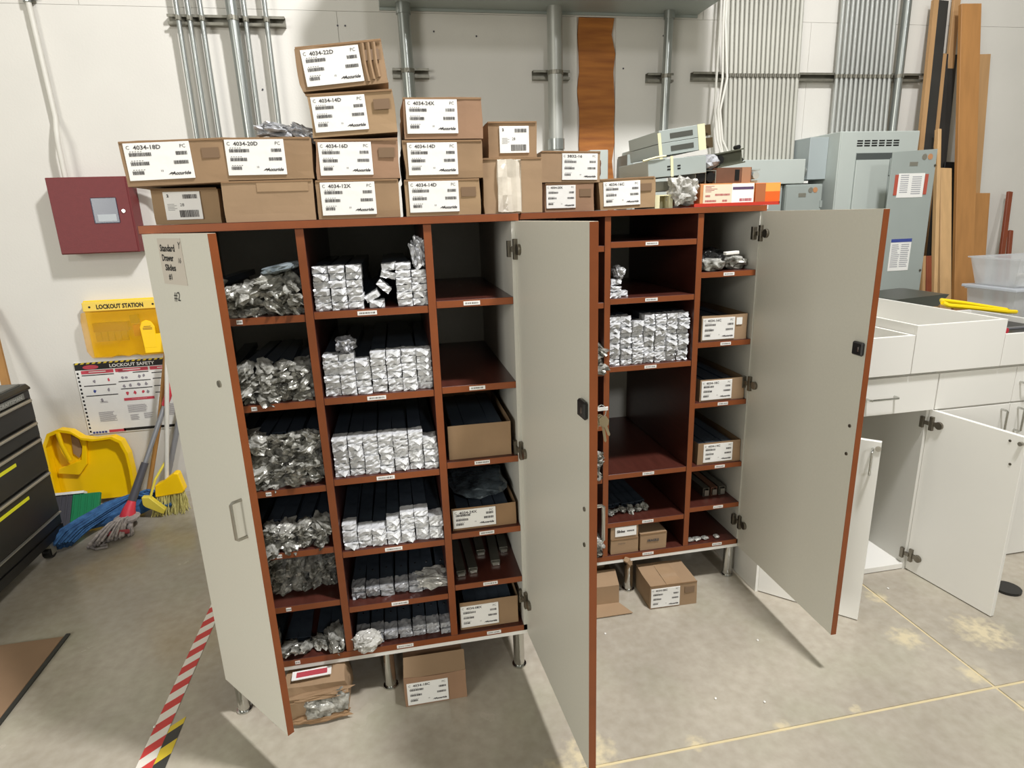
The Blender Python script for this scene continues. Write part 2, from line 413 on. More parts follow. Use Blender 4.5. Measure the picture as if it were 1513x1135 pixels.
cab2, (dR,) = cabinet(1.032, .354, 'tall open cabinet standing further back, with half-empty shelves and a wide grey door',
    [.397, .762], SH2, [[(.3, .016)], [(.57, .05)], [(.89, .045)]],
    None, (.612, 1.008, math.atan2(-.608, -.005), 0, 0),
    [(.03, .03), (.515, .03), (.985, .03), (.03, .66), (.515, .66), (.985, .66)])
# door furniture
dhandle(dL, .325, 0, .845, .108, -1, m=m_nickel)
part('lock_cylinder', MB().tube([(.312, -.004, 1.214), (.312, .001, 1.214)], .009, 14), m_nickel, dL)
sg = part('paper_sign', B(.094, .228, -.0012, -.0002, 1.455, 1.57), mat('grey_paper', 'c6beb2', .6), dL, label='taped paper sign with handwriting')
mb = MB()
put_text(mb, 'Standard', .024, .104, 1.538, -.0018, width=.085, shear=.1, bold=.0006)
put_text(mb, 'Drawer', .023, .108, 1.514, -.0018, width=.066, shear=.05, bold=.0006)
put_text(mb, 'Slides', .022, .116, 1.490, -.0018, width=.062, shear=.1, bold=.0006)
put_text(mb, '#1', .021, .128, 1.467, -.0018, shear=.1, bold=.0004)
put_text(mb, 'Y', .024, .208, 1.545, -.0018, shear=.3)
put_text(mb, '16', .018, .2, 1.51, -.0018, shear=.3)
put_text(mb, '#2', .034, .135, 1.413, -.0009, shear=.12)
link('handwriting', print_mesh(mb, 'handwriting', m_inkblk), dL)
for d in (dM, dR):
    w = .592 if d is dM else .612
    part('lock', B(w - .05, w - .006, -.012, 0, 1.148, 1.19), m_black, d, bevel=.004, label='black cam lock')
    part('lock_bolt', B(w - .022, w - .018, -.0135, -.012, 1.162, 1.176), m_chrome, d)
    for z in (.917, .822): part('screw', MB().tube([(w - .03, -.003, z), (w - .03, .001, z)], .0055, 10), m_hinge, d)
    for z in ((1.50, .86, .30) if d is dM else (1.50, .905, .28)): hinge(d, .005, z, 1)
dhandle(dM, .56, .019, .87, .096, 1, m=m_chrome)
part('lock_cylinder', MB().tube([(.556, .018, 1.17), (.556, .028, 1.17)], .01, 14), m_chrome, dM)
kt = thing('key_ring', 'bunch of small silver keys hanging from the lock of the middle grey door', 'keys', (1.094, -.555, 1.17), 0)
part('ring', MB().tube([(.0 + .012 * math.cos(a * PI / 6), 0, -.014 + .016 * math.sin(a * PI / 6)) for a in range(13)], .0012, 6), m_chrome, kt)
def key(ang, L):
    return MB().prism([(-.009, 0), (-.012, -.012), (-.006, -.022), (-.003, -.024), (-.003, -L), (0, -L - .004), (.003, -L), (.003, -.024), (.007, -.021), (.012, -.012), (.009, 0), (0, .003)], -.001, .001, M=Matrix.Translation((.0, 0, -.026)) @ Matrix.Rotation(ang, 4, 'Y'))
for a, L in ((.25, .055), (-.15, .06), (-.35, .045)): part('key', key(a, L), m_brass2, kt, loc=(0, .003 * a * 10, 0))
part('key_tag', B(-.012, .016, -.002, .001, -.012, -.004), m_paper, kt)

# ------------------------------------------------------------------ packs on the shelves
SHN = ['top', 'second', 'third', 'fourth', 'fifth', 'bottom']
TOPS = [1.346, 1.085, .820, .566, .360, ZB + .034]
def stack_row(shelf_name, where, base, x0, pitch, counts, y0, dz, ends, depth_jit=.012, group='silver wrapped drawer slides on the shelves', body=BODY, s=1.0, seed=1, skip=()):
    rnd = random.Random(seed)
    for i, n in enumerate(counts):
        for k in range(n):
            if (i, k) in skip: continue
            pack(x0 + i * pitch + rnd.uniform(-.0015, .0015), y0 + rnd.uniform(0, depth_jit), base + .0005 + k * dz,
                 f'silver-wrapped slide, {shelf_name} shelf, {where}, {NX[i]} stack from left, {NTH[k]} up' if k else f'silver-wrapped slide, {shelf_name} shelf, {where}, {NX[i]} stack from left, lowest',
                 group, ends[rnd.randrange(len(ends))], body, rot=(0, 0, rnd.uniform(-.02, .02)), s=s * rnd.uniform(.97, 1.03))
WC = 'left cabinet centre column'
DZ = .0213
stack_row('top', WC, TOPS[0], .443, .0463, [6, 6, 6], .012, DZ, END, seed=11)
stack_row('top', WC + ' right', TOPS[0], .678, .0463, [6, 5], .010, DZ, END, seed=12)
G0 = 'tumbled silver wrapped drawer slides'
for i, (x, z, rx, ry) in enumerate(((.595, .0005, 0, 0), (.588, .024, .0, -.5), (.612, .052, 0, .75), (.632, .083, 0, .25), (.640, .106, 0, -.1))):
    pack(x, .02 + .004 * i, TOPS[0] + z, ['silver-wrapped slide lying flat beside the gap on the top shelf', 'tilted silver-wrapped slide second up in the tumbled heap, top shelf', 'steeply tilted silver-wrapped slide in middle of tumbled heap, top shelf', 'silver-wrapped slide near the top of tumbled heap, top shelf', 'topmost silver-wrapped slide of the tumbled heap, top shelf'][i], G0, END[i], rot=(0, ry, 0))
t = tag(part('silver_bag', blob(31, .022, .03, .042, .7, 4, 2.2), m_wrap2, loc=(.728, .04, 1.499)), 'pointed silver plastic bag standing upright on the rightmost top-shelf stack', 'bag')
stack_row('second', WC, TOPS[1], .443, .0463, [6, 6, 5, 6, 6, 6, 6], .012, DZ, END, seed=13)
tag(part('silver_bag', blob(33, .026, .04, .020, .8, 4, 2.2), m_wrap2, loc=(.489, .05, TOPS[1] + .151)), 'bulging silver plastic bag on second stack of second shelf', 'bag')
stack_row('third', WC, TOPS[2], .443, .0463, [6, 6, 6, 6, 6, 6, 5], .012, DZ, END, seed=14)
stack_row('fourth', WC, TOPS[3], .443, .0463, [4, 3, 3, 4, 5, 5, 4], .012, DZ, END, seed=15)
def dark_row(shelf_name, where, base, x0, pitch, n, y0, ends, seed, group, layers=2, rise=.0):
    rnd = random.Random(seed)
    for i in range(n):
        for k in range(layers):
            t = pack(x0 + i * pitch + rnd.uniform(-.002, .002), y0 + rnd.uniform(0, .02) + k * .0, base + .0005 + k * .023,
                 f'black slide in clear sleeve, {shelf_name} shelf, {where}, {NX[i]} from left, {"upper" if k else "lower"} layer', group, ends[rnd.randrange(len(ends))], BODY, rot=(0, 0, rnd.uniform(-.03, .03)))
            if k == layers - 1:
                part('rivet', MB().tube([(0, .11, .020), (0, .11, .0215)], .003, 8), m_chrome, t)
dark_row('fifth', WC, TOPS[4], .447, .0475, 7, .03, END2, 21, 'black slides with silver ends on the lower shelves')
dark_row('bottom', WC, TOPS[5], .447, .0475, 7, .012, END2, 22, 'black slides with silver ends on the lower shelves')
tag(part('clear_bag', blob(37, .045, .03, .026, .6, 4, 2.2), m_film, loc=(.462, .0, .225), rot=(.3, 0, .3)), 'crumpled clear bag hanging over the bottom shelf edge, left cabinet centre column', 'bag')
tag(part('clear_bag', blob(38, .055, .05, .018, .6, 4, 2.2), m_film, loc=(.70, .06, .395)), 'crumpled clear bag at the right end of fifth shelf, left cabinet centre column', 'bag')
# right cabinet, middle column (world x)
WR = 'right cabinet middle column'
stack_row('third', WR, 1.017, 1.467, .0475, [9, 9, 8, 9, 9, 9, 9], .366, DZ, END, seed=16, depth_jit=.02, group='silver wrapped slides packed in right cabinet')
for i, (x, z, r) in enumerate(((1.466, .0, 0), (1.470, .023, .1), (1.478, .048, -.1), (1.505, .0, .0))):
    pack(x, .37 + .01 * i, 1.2815 + z, ['lowest silver-wrapped slide at left of the nearly empty second shelf, right cabinet', 'second silver-wrapped slide of the small pile, second shelf, right cabinet', 'topmost silver-wrapped slide of the small pile, second shelf, right cabinet', 'silver-wrapped slide lying beside the small pile, second shelf, right cabinet'][i], 'small silver pile on second shelf', END[i + 2], rot=(0, r, 0))
tag(part('silver_bag', blob(35, .018, .03, .020, .8, 4, 2.2), m_wrap, loc=(1.492, .41, 1.375)), 'crumpled silver bag topping the small pile on second shelf, right cabinet', 'bag')
for i in range(6):
    t = pack(1.468 + i * .034, .43 + .006 * (i % 3), .345, f'black slide with crumpled clear end, fourth shelf, right cabinet, {NX[i]} from left', 'black slides on the fourth shelf of right cabinet', BAG[i], BODY, rot=(0, 0, .05), s=.55, endname='bag_end')
# left column of the near cabinet: bagged slides (partly behind its door)
GB = 'bagged slides in the left column'
rnd = random.Random(5)
C1T = [1.341, 1.082, .806, .590, .395, ZB + .034]
for si, (base, lay) in enumerate(zip(C1T, (4, 4, 6, 3, 5, 2))):
    for i in range(5):
        for k in range(lay):
            if si == 0 and k == 3 and i in (1, 2): continue
            if si == 4 and k >= 4 and i > 2: continue
            if si == 5 and k == 1 and i in (1, 2, 3): continue
            yy = .035 + rnd.uniform(-.008, .02) + (.07 if si == 4 else 0)
            t = pack(.146 + i * .0525 + rnd.uniform(-.006, .006), yy, base + .001 + k * .0275 + rnd.uniform(-.0, .002),
                 f'slide in crumpled clear bag, {SHN[si]} shelf, left column, {NX[i]} from left, {NTH[k]} layer', GB, BAG[rnd.randrange(8)], BODYS, 'bagged_drawer_slide', rot=(0, rnd.uniform(-.12, .12), rnd.uniform(-.05, .05)), s=rnd.uniform(.95, 1.12), endname='bag_end')
tag(part('silver_bag', blob(41, .055, .06, .012, .3), mat('blue_grey_bag', 'a9b4b8', .12, .2, col2='5c666a', vscale=25, bump=.8), loc=(.335, .05, 1.474), rot=(0, -.18, 0)), 'flat shiny blue-grey bag lying on top of the heap, top shelf, left column', 'bag')

# ------------------------------------------------------------------ cartons
def carton_geo(w, d, h, seed, amp=.003, open_top=False):
    amp = min(amp * 1.5, .02)
    bm = bmesh.new(); bmesh.ops.create_cube(bm, size=1)
    bmesh.ops.subdivide_edges(bm, edges=bm.edges[:], cuts=4, use_grid_fill=True)
    if open_top:
        bmesh.ops.delete(bm, geom=[f for f in bm.faces if f.calc_center_median().z > .499], context='FACES')
    for v in bm.verts:
        p = Vector(((v.co.x + .5) * w, (v.co.y + .5) * d, (v.co.z + .5) * h))
        off = Vector((seed * 1.37, seed * 2.1, seed * .7))
        n = Vector((noise.noise(p * 9 + off), noise.noise(p * 9 + off * 2), noise.noise(p * 9 + off * 3)))
        k = amp * (1 if p.z > .004 else .3)
        p += Vector((n.x * k * 1.2, n.y * k * .5, n.z * k if p.z > .004 else 0))
        v.co = p
    mb = MB(); bm.verts.index_update(); mb.v = [tuple(v.co) for v in bm.verts]; mb.f = [tuple(v.index for v in f.verts) for f in bm.faces]; mb.m = [0] * len(mb.f); bm.free()
    return mb
def barcode(mb, x, z, w, h, rnd, y=0):
    c = x
    while c < x + w:
        b2 = rnd.choice((.0009, .0014, .002)); quad(mb, c, min(c + b2, x + w), z, z + h, y); c += b2 + rnd.choice((.0005, .0008, .0011))
def ship_label(par, x, z, w, h, code, seed, kind='A', y=-.003):
    rnd = random.Random(seed)
    lb = part('printed_label', B(x, x + w, y, y + .003, z, z + h), m_paper, par, bevel=.0005)
    k = w / .15; mb = MB(); yy = y - .0005
    if kind == 'A':
        put_text(mb, 'C', .012 * k, x + .006 * k, z + h - .014 * k, yy)
        put_text(mb, code, .0135 * k, x + .022 * k, z + h - .015 * k, yy, width=.062 * k, bold=.0003)
        put_text(mb, 'PC', .0115 * k, x + w - .022 * k, z + h - .014 * k, yy)
        for i, (ww, rw, t2) in enumerate(((.05, .026, 0), (.042, .034, 0), (.026, 0, 0))):
            zz = z + h - (.032 + i * .022) * h / .09
            barcode(mb, x + .010 * k, zz, ww * k, .0085 * k, rnd, yy)
            if rw: barcode(mb, x + w - (.008 + rw) * k, zz, rw * k, .0085 * k, rnd, yy)
            for q in range(5): quad(mb, x + (.012 + q * .006) * k, x + (.0155 + q * .006) * k, zz + .0105 * k, zz + .0118 * k, yy)
        put_text(mb, 'Accuride', .0105 * k, x + w - .052 * k, z + .010 * k, yy, width=.044 * k, shear=.35, bold=.0005)
        mb.add([(x + w - .060 * k, yy, z + .011 * k), (x + w - .042 * k, yy, z + .0135 * k), (x + w - .052 * k, yy, z + .0165 * k)], [(0, 1, 2)])
        put_text(mb, '10', .007 * k, x + w * .5, z + .018 * k, yy)
    else:
        put_text(mb, '2', .016 * k, x + .014 * k, z + h - .022 * k, yy, bold=.0006)
        barcode(mb, x + w * .52, z + h - .030 * k, w * .40, .018 * k, rnd, yy)
        barcode(mb, x + w * .38, z + .010 * k, w * .52, .030 * k, rnd, yy)
        for q in range(5): quad(mb, x + .012 * k, x + (.04 + .01 * (q % 2)) * k, z + h * .55 - q * .006 * k, z + h * .55 - q * .006 * k + .0015 * k, yy)
        put_text(mb, '28', .018 * k, x + w * .42, z + h * .48, yy)
    link('printing', print_mesh(mb, 'printing', m_ink), lb)
    return lb
KR = [m_card, mat('kraft_cardboard_lighter', 'a08462', .8, var=.16, vscale=6, bump=.15, bscale=30), mat('kraft_cardboard_redder', '98775c', .8, var=.16, vscale=8, bump=.15, bscale=30)]
def carton(label, x, y, z, w, d, h, seed, rz=0, ry=0, m=None, amp=.003, lab=None, group=None, tape=None, flaps=False, seam=True, cat='box'):
    t = thing('cardboard_carton', label, cat, (x, y, z), (0, ry, rz), group)
    part('carton_body', carton_geo(w, d, h, seed, amp), m or KR[seed % 3], t)
    if seam: part('flap', B(.001, w - .001, -.0022, -.0003, h - .004, h + .0012), m_card3, t, bevel=.0004)
    if lab: ship_label(t, *lab)
    if lab and len(lab) == 6 and seed % 2 == 0: part('tape_patch', B(w - .055, w - .012, -.0024, -.0005, h - .048, h - .022), mat('tape_patch', '7d6650', .2), t)
    if tape: part('tape_strip', B(*tape), m_tape, t, label='shiny brown packing tape')
    return t
YF = .012
carton('kraft carton at the far left of bottom row on cabinet, under the long carton', .020, YF + .05, ZT + .0005, .17, .34, .094, 1, lab=(.030, .012, .094, .074, '', 1, 'B'))
carton('unlabelled kraft carton with shiny tape, second in bottom row on cabinet top', .214, YF, ZT + .0005, .236, .5, .106, 2, m=m_card2, tape=(.09, .225, -.0015, 0, .078, .104))
carton('labelled kraft carton at the base of the four-high stack', .458, YF, ZT + .0005, .226, .5, .103, 3, lab=(.012, .010, .148, .088, '4034-12X', 3))
carton('labelled kraft carton with torn label, base of the three-high stack', .700, YF, ZT + .0005, .216, .5, .099, 4, lab=(.012, .010, .142, .085, '4034-14D', 4))
c = carton('plain kraft carton with wrinkled clear tape, right of the stacks on cabinet', .932, YF + .02, ZT + .0005, .175, .45, .155, 5, m=m_card2, amp=.003)
part('tape_strip', crumple_end(55, w=.07, h=.148, d=.004, amp=.004), m_clear, c, loc=(.075, -.0045, .003), label='wrinkled clear tape')
carton('kraft carton labelled 4034-18D, widest, overhanging the left end of cabinet', -.016, YF, ZT + .099, .252, .5, .110, 6, rz=0, ry=-.03, lab=(.010, .014, .160, .092, '4034-18D', 6))
part('tape_strip', B(.175, .222, YF - .0015, YF, ZT + .18, ZT + .2), m_tape)if 0 else None
c = carton('kraft carton labelled 4034-20D with crushed right corner, bags on top', .232, YF, ZT + .110, .226, .5, .106, 7, m=m_card, amp=.006, lab=(.006, .012, .150, .090, '4034-20D', 7))
carton('labelled kraft carton, second up in the four-high stack', .466, YF, ZT + .1065, .226, .5, .103, 8, amp=.005, lab=(.010, .010, .142, .086, '4034-16D', 8), rz=.01)
carton('labelled kraft carton, second up in the three-high stack', .706, YF, ZT + .1025, .222, .5, .101, 9, amp=.004, lab=(.010, .010, .140, .086, '4034-14D', 9))
carton('kraft carton third up in the four-high stack, leaning with crumpled label', .464, YF, ZT + .214, .230, .5, .108, 10, ry=-.06, amp=.005, lab=(.012, .012, .142, .088, '4034-14D', 10))
carton('topmost kraft carton of the three-high stack, labelled 4034-24X', .712, YF, ZT + .208, .220, .5, .106, 11, amp=.004, lab=(.008, .014, .142, .088, '4034-24X', 11))
c = carton('topmost kraft carton of the four-high stack, labelled 4034-22D with creased side', .456, YF - .005, ZT + .328, .225, .5, .106, 12, ry=-.105, amp=.006, lab=(.012, .010, .150, .088, '4034-22D', 12))
for i in range(3): part('crease_fold', MB().tube([(.172 + i * .015, .0005, .008 + i * .004), (.170 + i * .015, -.001, .05), (.173 + i * .015, .0005, .101)], .0055, 6), m_card, c)
carton('small kraft carton with shipping label on the plain taped carton', .953, YF + .045, ZT + .1595, .146, .30, .098, 13, m=m_card, lab=(.034, .012, .088, .074, '', 13, 'B'), rz=-.02)
# on the right cabinet
Y2 = .372
carton('labelled kraft carton under the torn-ended carton, on the right cabinet', 1.20, Y2, ZT + .0005, .182, .45, .098, 14, lab=(.004, .012, .108, .078, '4034-20X', 14))
c = carton('pale-labelled kraft carton with torn dark right end, atop another carton', 1.186, Y2 - .004, ZT + .102, .216, .45, .103, 15, m=m_card2, lab=(.075, .008, .13, .088, '3832-16', 15), ry=.02)
part('torn_end', blob(61, .012, .03, .04, .5), m_brownblk, c, loc=(.222, .06, .05))
carton('labelled kraft carton with crumpled label at the right cabinet top middle', 1.405, Y2 - .004, ZT + .0005, .208, .4, .106, 16, amp=.005, lab=(.012, .012, .14, .084, '4034-16C', 16), ry=-.03)
# two silver bags on the 4034-20D carton
tag(part('silver_bag', blob(71, .05, .035, .017, .8, 4, 2.4), m_wrap2, loc=(.370, .06, ZT + .238), rot=(0, .1, 0)), 'left crumpled silver bag on the carton labelled 4034-20D', 'bag')
tag(part('silver_bag', blob(72, .033, .03, .018, .8, 4, 2.4), m_wrap2, loc=(.440, .06, ZT + .230), rot=(0, .45, 0)), 'right crumpled silver bag sliding off the carton labelled 4034-20D', 'bag')

# cartons inside the cabinets
def open_carton(label, x, y, z, w, d, h, seed, lab=None, m=None, n=4, fill_h=None, rz=0):
    t = thing('open_carton', label, 'box', (x, y, z), rz)
    part('carton_body', carton_geo(w, d, h, seed, .002, True), m or m_card, t)
    if lab: ship_label(t, *lab)
    fh = fill_h or h - .03
    for i in range(n):
        px = .02 + (w - .04) * (i + .5) / n
        link('slide_body', BODYS, t, (px, .03, fh - .01 + .003 * (i % 2)))
    return t
open_carton('plain open carton of dark slides on the third shelf, right column', .778, .02, .8385, .206, .42, .115, 21)
open_carton('low labelled open carton with bagged slides, fourth shelf, right column', .774, .02, .5835, .218, .42, .08, 22, lab=(.004, .008, .144, .066, '4034-24X', 22), m=m_card3)
open_carton('labelled open carton on the bottom shelf, right column', .780, .02, ZB + .035, .208, .42, .108, 23, lab=(.003, .010, .134, .084, '4034-08X', 23))
tag(part('clear_bag', blob(24, .098, .15, .02, .25), mat('dark_clear_bag', '5c666c', .12, .2, col2='22282c', vscale=22, bump=.9), loc=(.885, .2, .687)), 'glossy clear bag of dark slides heaped on the low carton, fourth shelf', 'bag')
rnd = random.Random(9)
for i in range(5):
    t = thing('drawer_slide', ['leftmost bare grey steel slide on the fifth shelf, right column', 'second bare grey steel slide from left, fifth shelf, right column', 'middle thin grey steel slide on the fifth shelf, right column', 'second bare grey steel slide from right, fifth shelf, right column', 'rightmost bare grey steel slide on the fifth shelf, right column'][i], 'drawer slide', (.797 + i * .043, .06 + (.0, .01, .12, .04, .12)[i], .3885), (0, 0, (.02, .02, .0, -.05, -.04)[i]), 'bare grey slides')
    part('slide_body', slide_body(.42, .032, .016), m_slide2, t); part('end_clip', B(-.012, .012, -.012, .02, .001, .010), m_rail, t)
open_carton('labelled open carton with small square sticker, second shelf, far right column', 1.826, Y2 - .003, 1.0875, .196, .45, .102, 25, lab=(.003, .006, .138, .086, '4034-16C', 25), m=m_card2)
part('small_sticker', B(1.973, 1.998, Y2 - .0065, Y2 - .004, 1.148, 1.176), m_paper, bpy.data.objects['open_carton.003'], loc=(-1.826, -(Y2 - .003), -1.0875))
open_carton('labelled open carton on the third shelf, far right column', 1.832, Y2 - .003, .8365, .196, .45, .093, 26, lab=(.006, .006, .134, .08, '4034-18C', 26), m=m_card2)
open_carton('wide labelled open carton on the fourth shelf, far right column', 1.836, Y2 - .003, .5585, .196, .45, .096, 27, lab=(.026, .008, .132, .08, '4034-14C', 27))
for i in range(3):
    t = thing('drawer_slide', ['leftmost slide standing on the fifth shelf, far right column', 'middle slide on the fifth shelf, far right column', 'rightmost slide on the fifth shelf, far right column'][i], 'drawer slide', (1.925 + i * .038, .44, .3705), (0, 0, .02), 'slides on the fifth shelf')
    part('slide_body', slide_body(.4, .03, .04), m_brownblk if i % 2 else m_slide2, t); part('end_clip', B(-.010, .010, -.006, .0, .006, .03), m_rail, t)
for i, (x, z, w) in enumerate(((1.458, 0, .122), (1.457, .070, .120), (1.590, 0, .116))):
    c = carton(['lower of two small kraft cartons at the bottom left, right cabinet', 'upper small kraft carton with torn label, bottom shelf, right cabinet', 'small kraft carton with black print and lifted flap, bottom shelf, right cabinet'][i], x, .362, ZB + .0345 + z, w, .2, (.069, .066, .078)[i], 31 + i, m=m_card2, amp=.002)
    mb = MB()
    if i == 1:
        part('torn_label', B(.018, .112, -.003, -.001, .012, .056), m_paper, c)
        put_text(mb, 'Slides', .016, .025, .03, -.0035, bold=.0008); put_text(mb, 'MADE IN', .008, .07, .032, -.0035, bold=.0006)
    else: put_text(mb, 'FRAGILE', .014, .03, .04, -.0035, bold=.0008)if i == 2 else put_text(mb, 'MADE IN', .008, .03, .045, -.0035)
    link('printing', print_mesh(mb, 'printing', m_ink), c)
for i, (x, w, dz) in enumerate(((1.83, .03, 0), (1.862, .03, .004), (1.90, .025, 0), (1.955, .02, 0))):
    tag(part('plastic_offcut', blob(80 + i, w * .6, .014, .006, .4, 2), m_bag, loc=(x, .385, ZB + .042)), ['leftmost scrap of clear plastic on the bottom shelf, far right column', 'second scrap of clear plastic, bottom shelf, far right column', 'third scrap of clear plastic, bottom shelf, far right column', 'small shiny scrap apart from the others, bottom shelf, far right column'][i], 'plastic scrap', 'plastic scraps')
# bagged black parts on top shelf far right
tag(part('bagged_parts', blob(90, .07, .06, .035, .5), mat('black_parts_bag', '2a2a2a', .15, .1, col2='0c0c0c', vscale=30, bump=1), loc=(1.875, .47, 1.41)), 'black parts in a clear bag on the top shelf, far right column', 'bag')
tag(part('bagged_parts', blob(91, .055, .05, .026, .4), m_bag, loc=(1.865, .41, 1.386)), 'clear bag of white fittings at the shelf front, far right column', 'bag')
tag(part('bagged_parts', blob(92, .05, .05, .026, .5), m_bag, loc=(1.978, .44, 1.389)), 'crumpled clear bag nearest the grey side panel, top shelf', 'bag')
tag(part('white_connector', B(-.028, .028, -.012, .012, -.006, .006), m_white, bevel=.002, loc=(1.943, .385, 1.428), rot=(0, -.05, 0)), 'small white strip on the bags, top shelf, far right column', 'fitting')
# slivers of goods seen in the hidden left column of the right cabinet
for i, z in enumerate((1.017 - .012, .551, .193)):
    for k in range(4 if i < 2 else 3):
        pack(1.393, .375 + .01 * (k % 2), z + .001 + k * .028, f'bagged slide glimpsed past the middle door edge, {["upper","middle","lowest"][i]} shelf, {NTH[k]} layer', 'bagged slides glimpsed past the door', BAG[(k + i) % 8], BODYS, 'bagged_drawer_slide', endname='bag_end')

# goods on top of the right cabinet
t = thing('track_housing', 'grey metal housing with two dark slots, topmost of the metal pile', 'metal part', (1.655, .42, ZT + .186), (0, -.13, .0))
part('housing_shell', MB().box(0, .178, 0, .3, 0, .043).box(.0, .178, 0, .3, .0445, .088), m_elec2, t, bevel=.001)
for z in (.012, .056): part('slot', B(.042, .132, -.0012, 0, z, z + .018), mat('slot_dark', '45463f', .6), t)
part('end_block', MB().box(.181, .215, .01, .28, .002, .038).box(.181, .210, .01, .28, .046, .084).tube([(.19, 0, .02), (.19, .02, .02)], .012, 10).tube([(.19, 0, .065), (.19, .02, .065)], .012, 10), m_brass, t)
part('cream_tape', MB().box(.152, .181, -.0015, .0, -.001, .089).box(-.006, .006, -.0015, .0, -.06, .08), m_cream, t, label='cream masking tape')
t = thing('track_housing', 'long grey metal housing wrapped in clear film, second from the top', 'metal part', (1.600, .40, ZT + .108), (0, -.07, 0))
part('housing_shell', B(0, .23, 0, .3, 0, .062), m_elec2, t, bevel=.001)
for x in (.075, .115): part('slot', MB().box(x, x + .012, -.0012, 0, .022, .027).box(x, x + .012, -.0012, 0, .032, .037), m_black, t)
part('plastic_film', blob(101, .055, .16, .036, .22), m_wrap2, t, loc=(.255, .155, .035))
part('cream_strap', MB().tube([(-.02, -.003, .062), (.03, -.006, .070), (.07, -.003, .072)], .004, 6).box(.088, .098, -.002, 0, -.002, .07), m_cream, t)
t = thing('track_housing', 'dark green-grey channel sticking out right in the metal pile', 'metal part', (1.885, .42, ZT + .140), (0, -.16, 0))
part('housing_shell', MB().box(0, .115, 0, .28, 0, .005).box(0, .115, 0, .28, .048, .053).box(0, .115, .02, .28, .005, .048), mat('olive_channel', '5e6052', .45, .4), t)
part('roller', MB().tube([(.012, -.002, .028), (.012, .02, .028)], .016, 12).tube([(.118, .03, .012), (.118, .06, .012)], .008, 8).tube([(.112, .03, .06), (.112, .06, .06)], .008, 8), m_black, t)
t = thing('brown_block', 'brown wooden block with dark opening beneath the green-grey channel', 'block', (1.868, .42, ZT + .0855), (0, .0, 0))
part('block_body', B(0, .16, 0, .26, 0, .056), m_brownblk, t, bevel=.001); part('pale_face', B(.118, .155, -.002, 0, 0, .056), mat('tan_face', '9a7256', .6), t)
part('opening', B(.09, .108, -.002, 0, .008, .048), m_black, t)
part('end_fitting', MB().box(.161, .208, .02, .2, 0, .008).box(.161, .208, .02, .2, .044, .05).tube([(.185, 0.01, .026), (.185, .04, .026)], .014, 10), m_elec2, t)
t = thing('track_housing', 'lowest grey metal housing behind the clear bag', 'metal part', (1.60, .44, ZT + .062), (0, -.03, 0))
part('housing_shell', B(0, .20, 0, .26, 0, .034), mat('pale_housing', '9b9a92', .4, .3), t, bevel=.001)
t = thing('wheel_bracket', 'pair of black wheels in a silver bracket above the paper-labelled carton', 'bracket', (1.79, .41, ZT + .0855))
part('bracket_frame', MB().box(0, .085, 0, .2, .044, .047).box(0, .003, 0, .2, 0, .044).box(.041, .044, 0, .2, 0, .044).box(.082, .085, 0, .2, 0, .044), m_rail, t)
for x in (.022, .063): part('wheel', MB().tube([(x, .0, .022), (x, .19, .022)], .0185, 14), m_black, t)
t = thing('red_tray', 'low red tray under the orange and white cartons on right cabinet', 'tray', (1.77, .368, ZT + .0005)); part('tray_body', MB().box(0, .352, 0, .26, 0, .004).box(0, .352, 0, .003, .004, .012).box(.349, .352, 0, .26, .004, .012), m_redbox, t)
t = thing('paper_labelled_carton', 'long flat carton with white and purple label papers on a red tray', 'box', (1.795, .374, ZT + .005))
part('carton_body', B(0, .222, 0, .24, 0, .078), mat('orange_brown_card', 'c98a55', .7), t, bevel=.001)
part('label_sheet', B(.012, .128, -.0015, 0, .004, .074), mat('yellowed_paper', 'ddd2b8', .6), t); part('label_sheet', B(.128, .218, -.0018, 0, .002, .076), m_paper, t)
mb = MB(); quad(mb, .131, .216, .054, .064, -.0022)
link('purple_band', print_mesh(mb, 'purple_band', mat('purple_ink', '55405e', .6)), t)
mb = MB(); rr = random.Random(4)
for q in range(4): barcode(mb, (.02, .06, .02, .09)[q], (.03, .034, .012, .012)[q], (.02, .06, .045, .02)[q], .007, rr, -.002)
barcode(mb, .16, .012, .05, .01, rr, -.0022)
for q in range(5): quad(mb, .02, .02 + .012 * (q % 3 + 2), .048 + q * .005, .0495 + q * .005, -.002)
link('printing', print_mesh(mb, 'printing', m_inkred), t)
t = thing('orange_carton', 'orange carton with paler top half at the right end of cabinet top', 'box', (2.022, .376, ZT + .005))
part('carton_body', MB().box(0, .104, 0, .2, 0, .044).box(0, .104, 0, .2, .044, .076, mi=1).box(0, .042, -.001, 0, .0, .075, mi=2), [m_orange, m_orange2, mat('rust_print', 'a5623a', .6)], t, bevel=.0005)
tag(part('clear_bag', blob(110, .05, .05, .045, .6, 4, 2.2), m_film, loc=(1.730, .385, ZT + .062)), 'crumpled clear plastic bag hanging over the right cabinet top edge', 'bag')
t = thing('cream_carton_frame', 'small cream open-ended carton between labelled carton and clear bag', 'box', (1.622, .385, ZT + .0005))
part('frame_body', MB().box(0, .07, 0, .2, .044, .048).box(0, .018, 0, .2, 0, .044).box(.055, .07, 0, .2, 0, .044).box(.018, .055, .05, .2, 0, .044), m_cream, t)
tag(part('paper_scrap', MB().tube([(0, 0, 0), (.012, -.01, -.004), (.02, -.012, -.02), (.012, -.01, -.045)], [.012, .014, .01, .002], 5), m_card2, loc=(1.515, .352, ZB + .012)), 'torn brown tape scrap hanging from the white strip, right cabinet', 'tape')

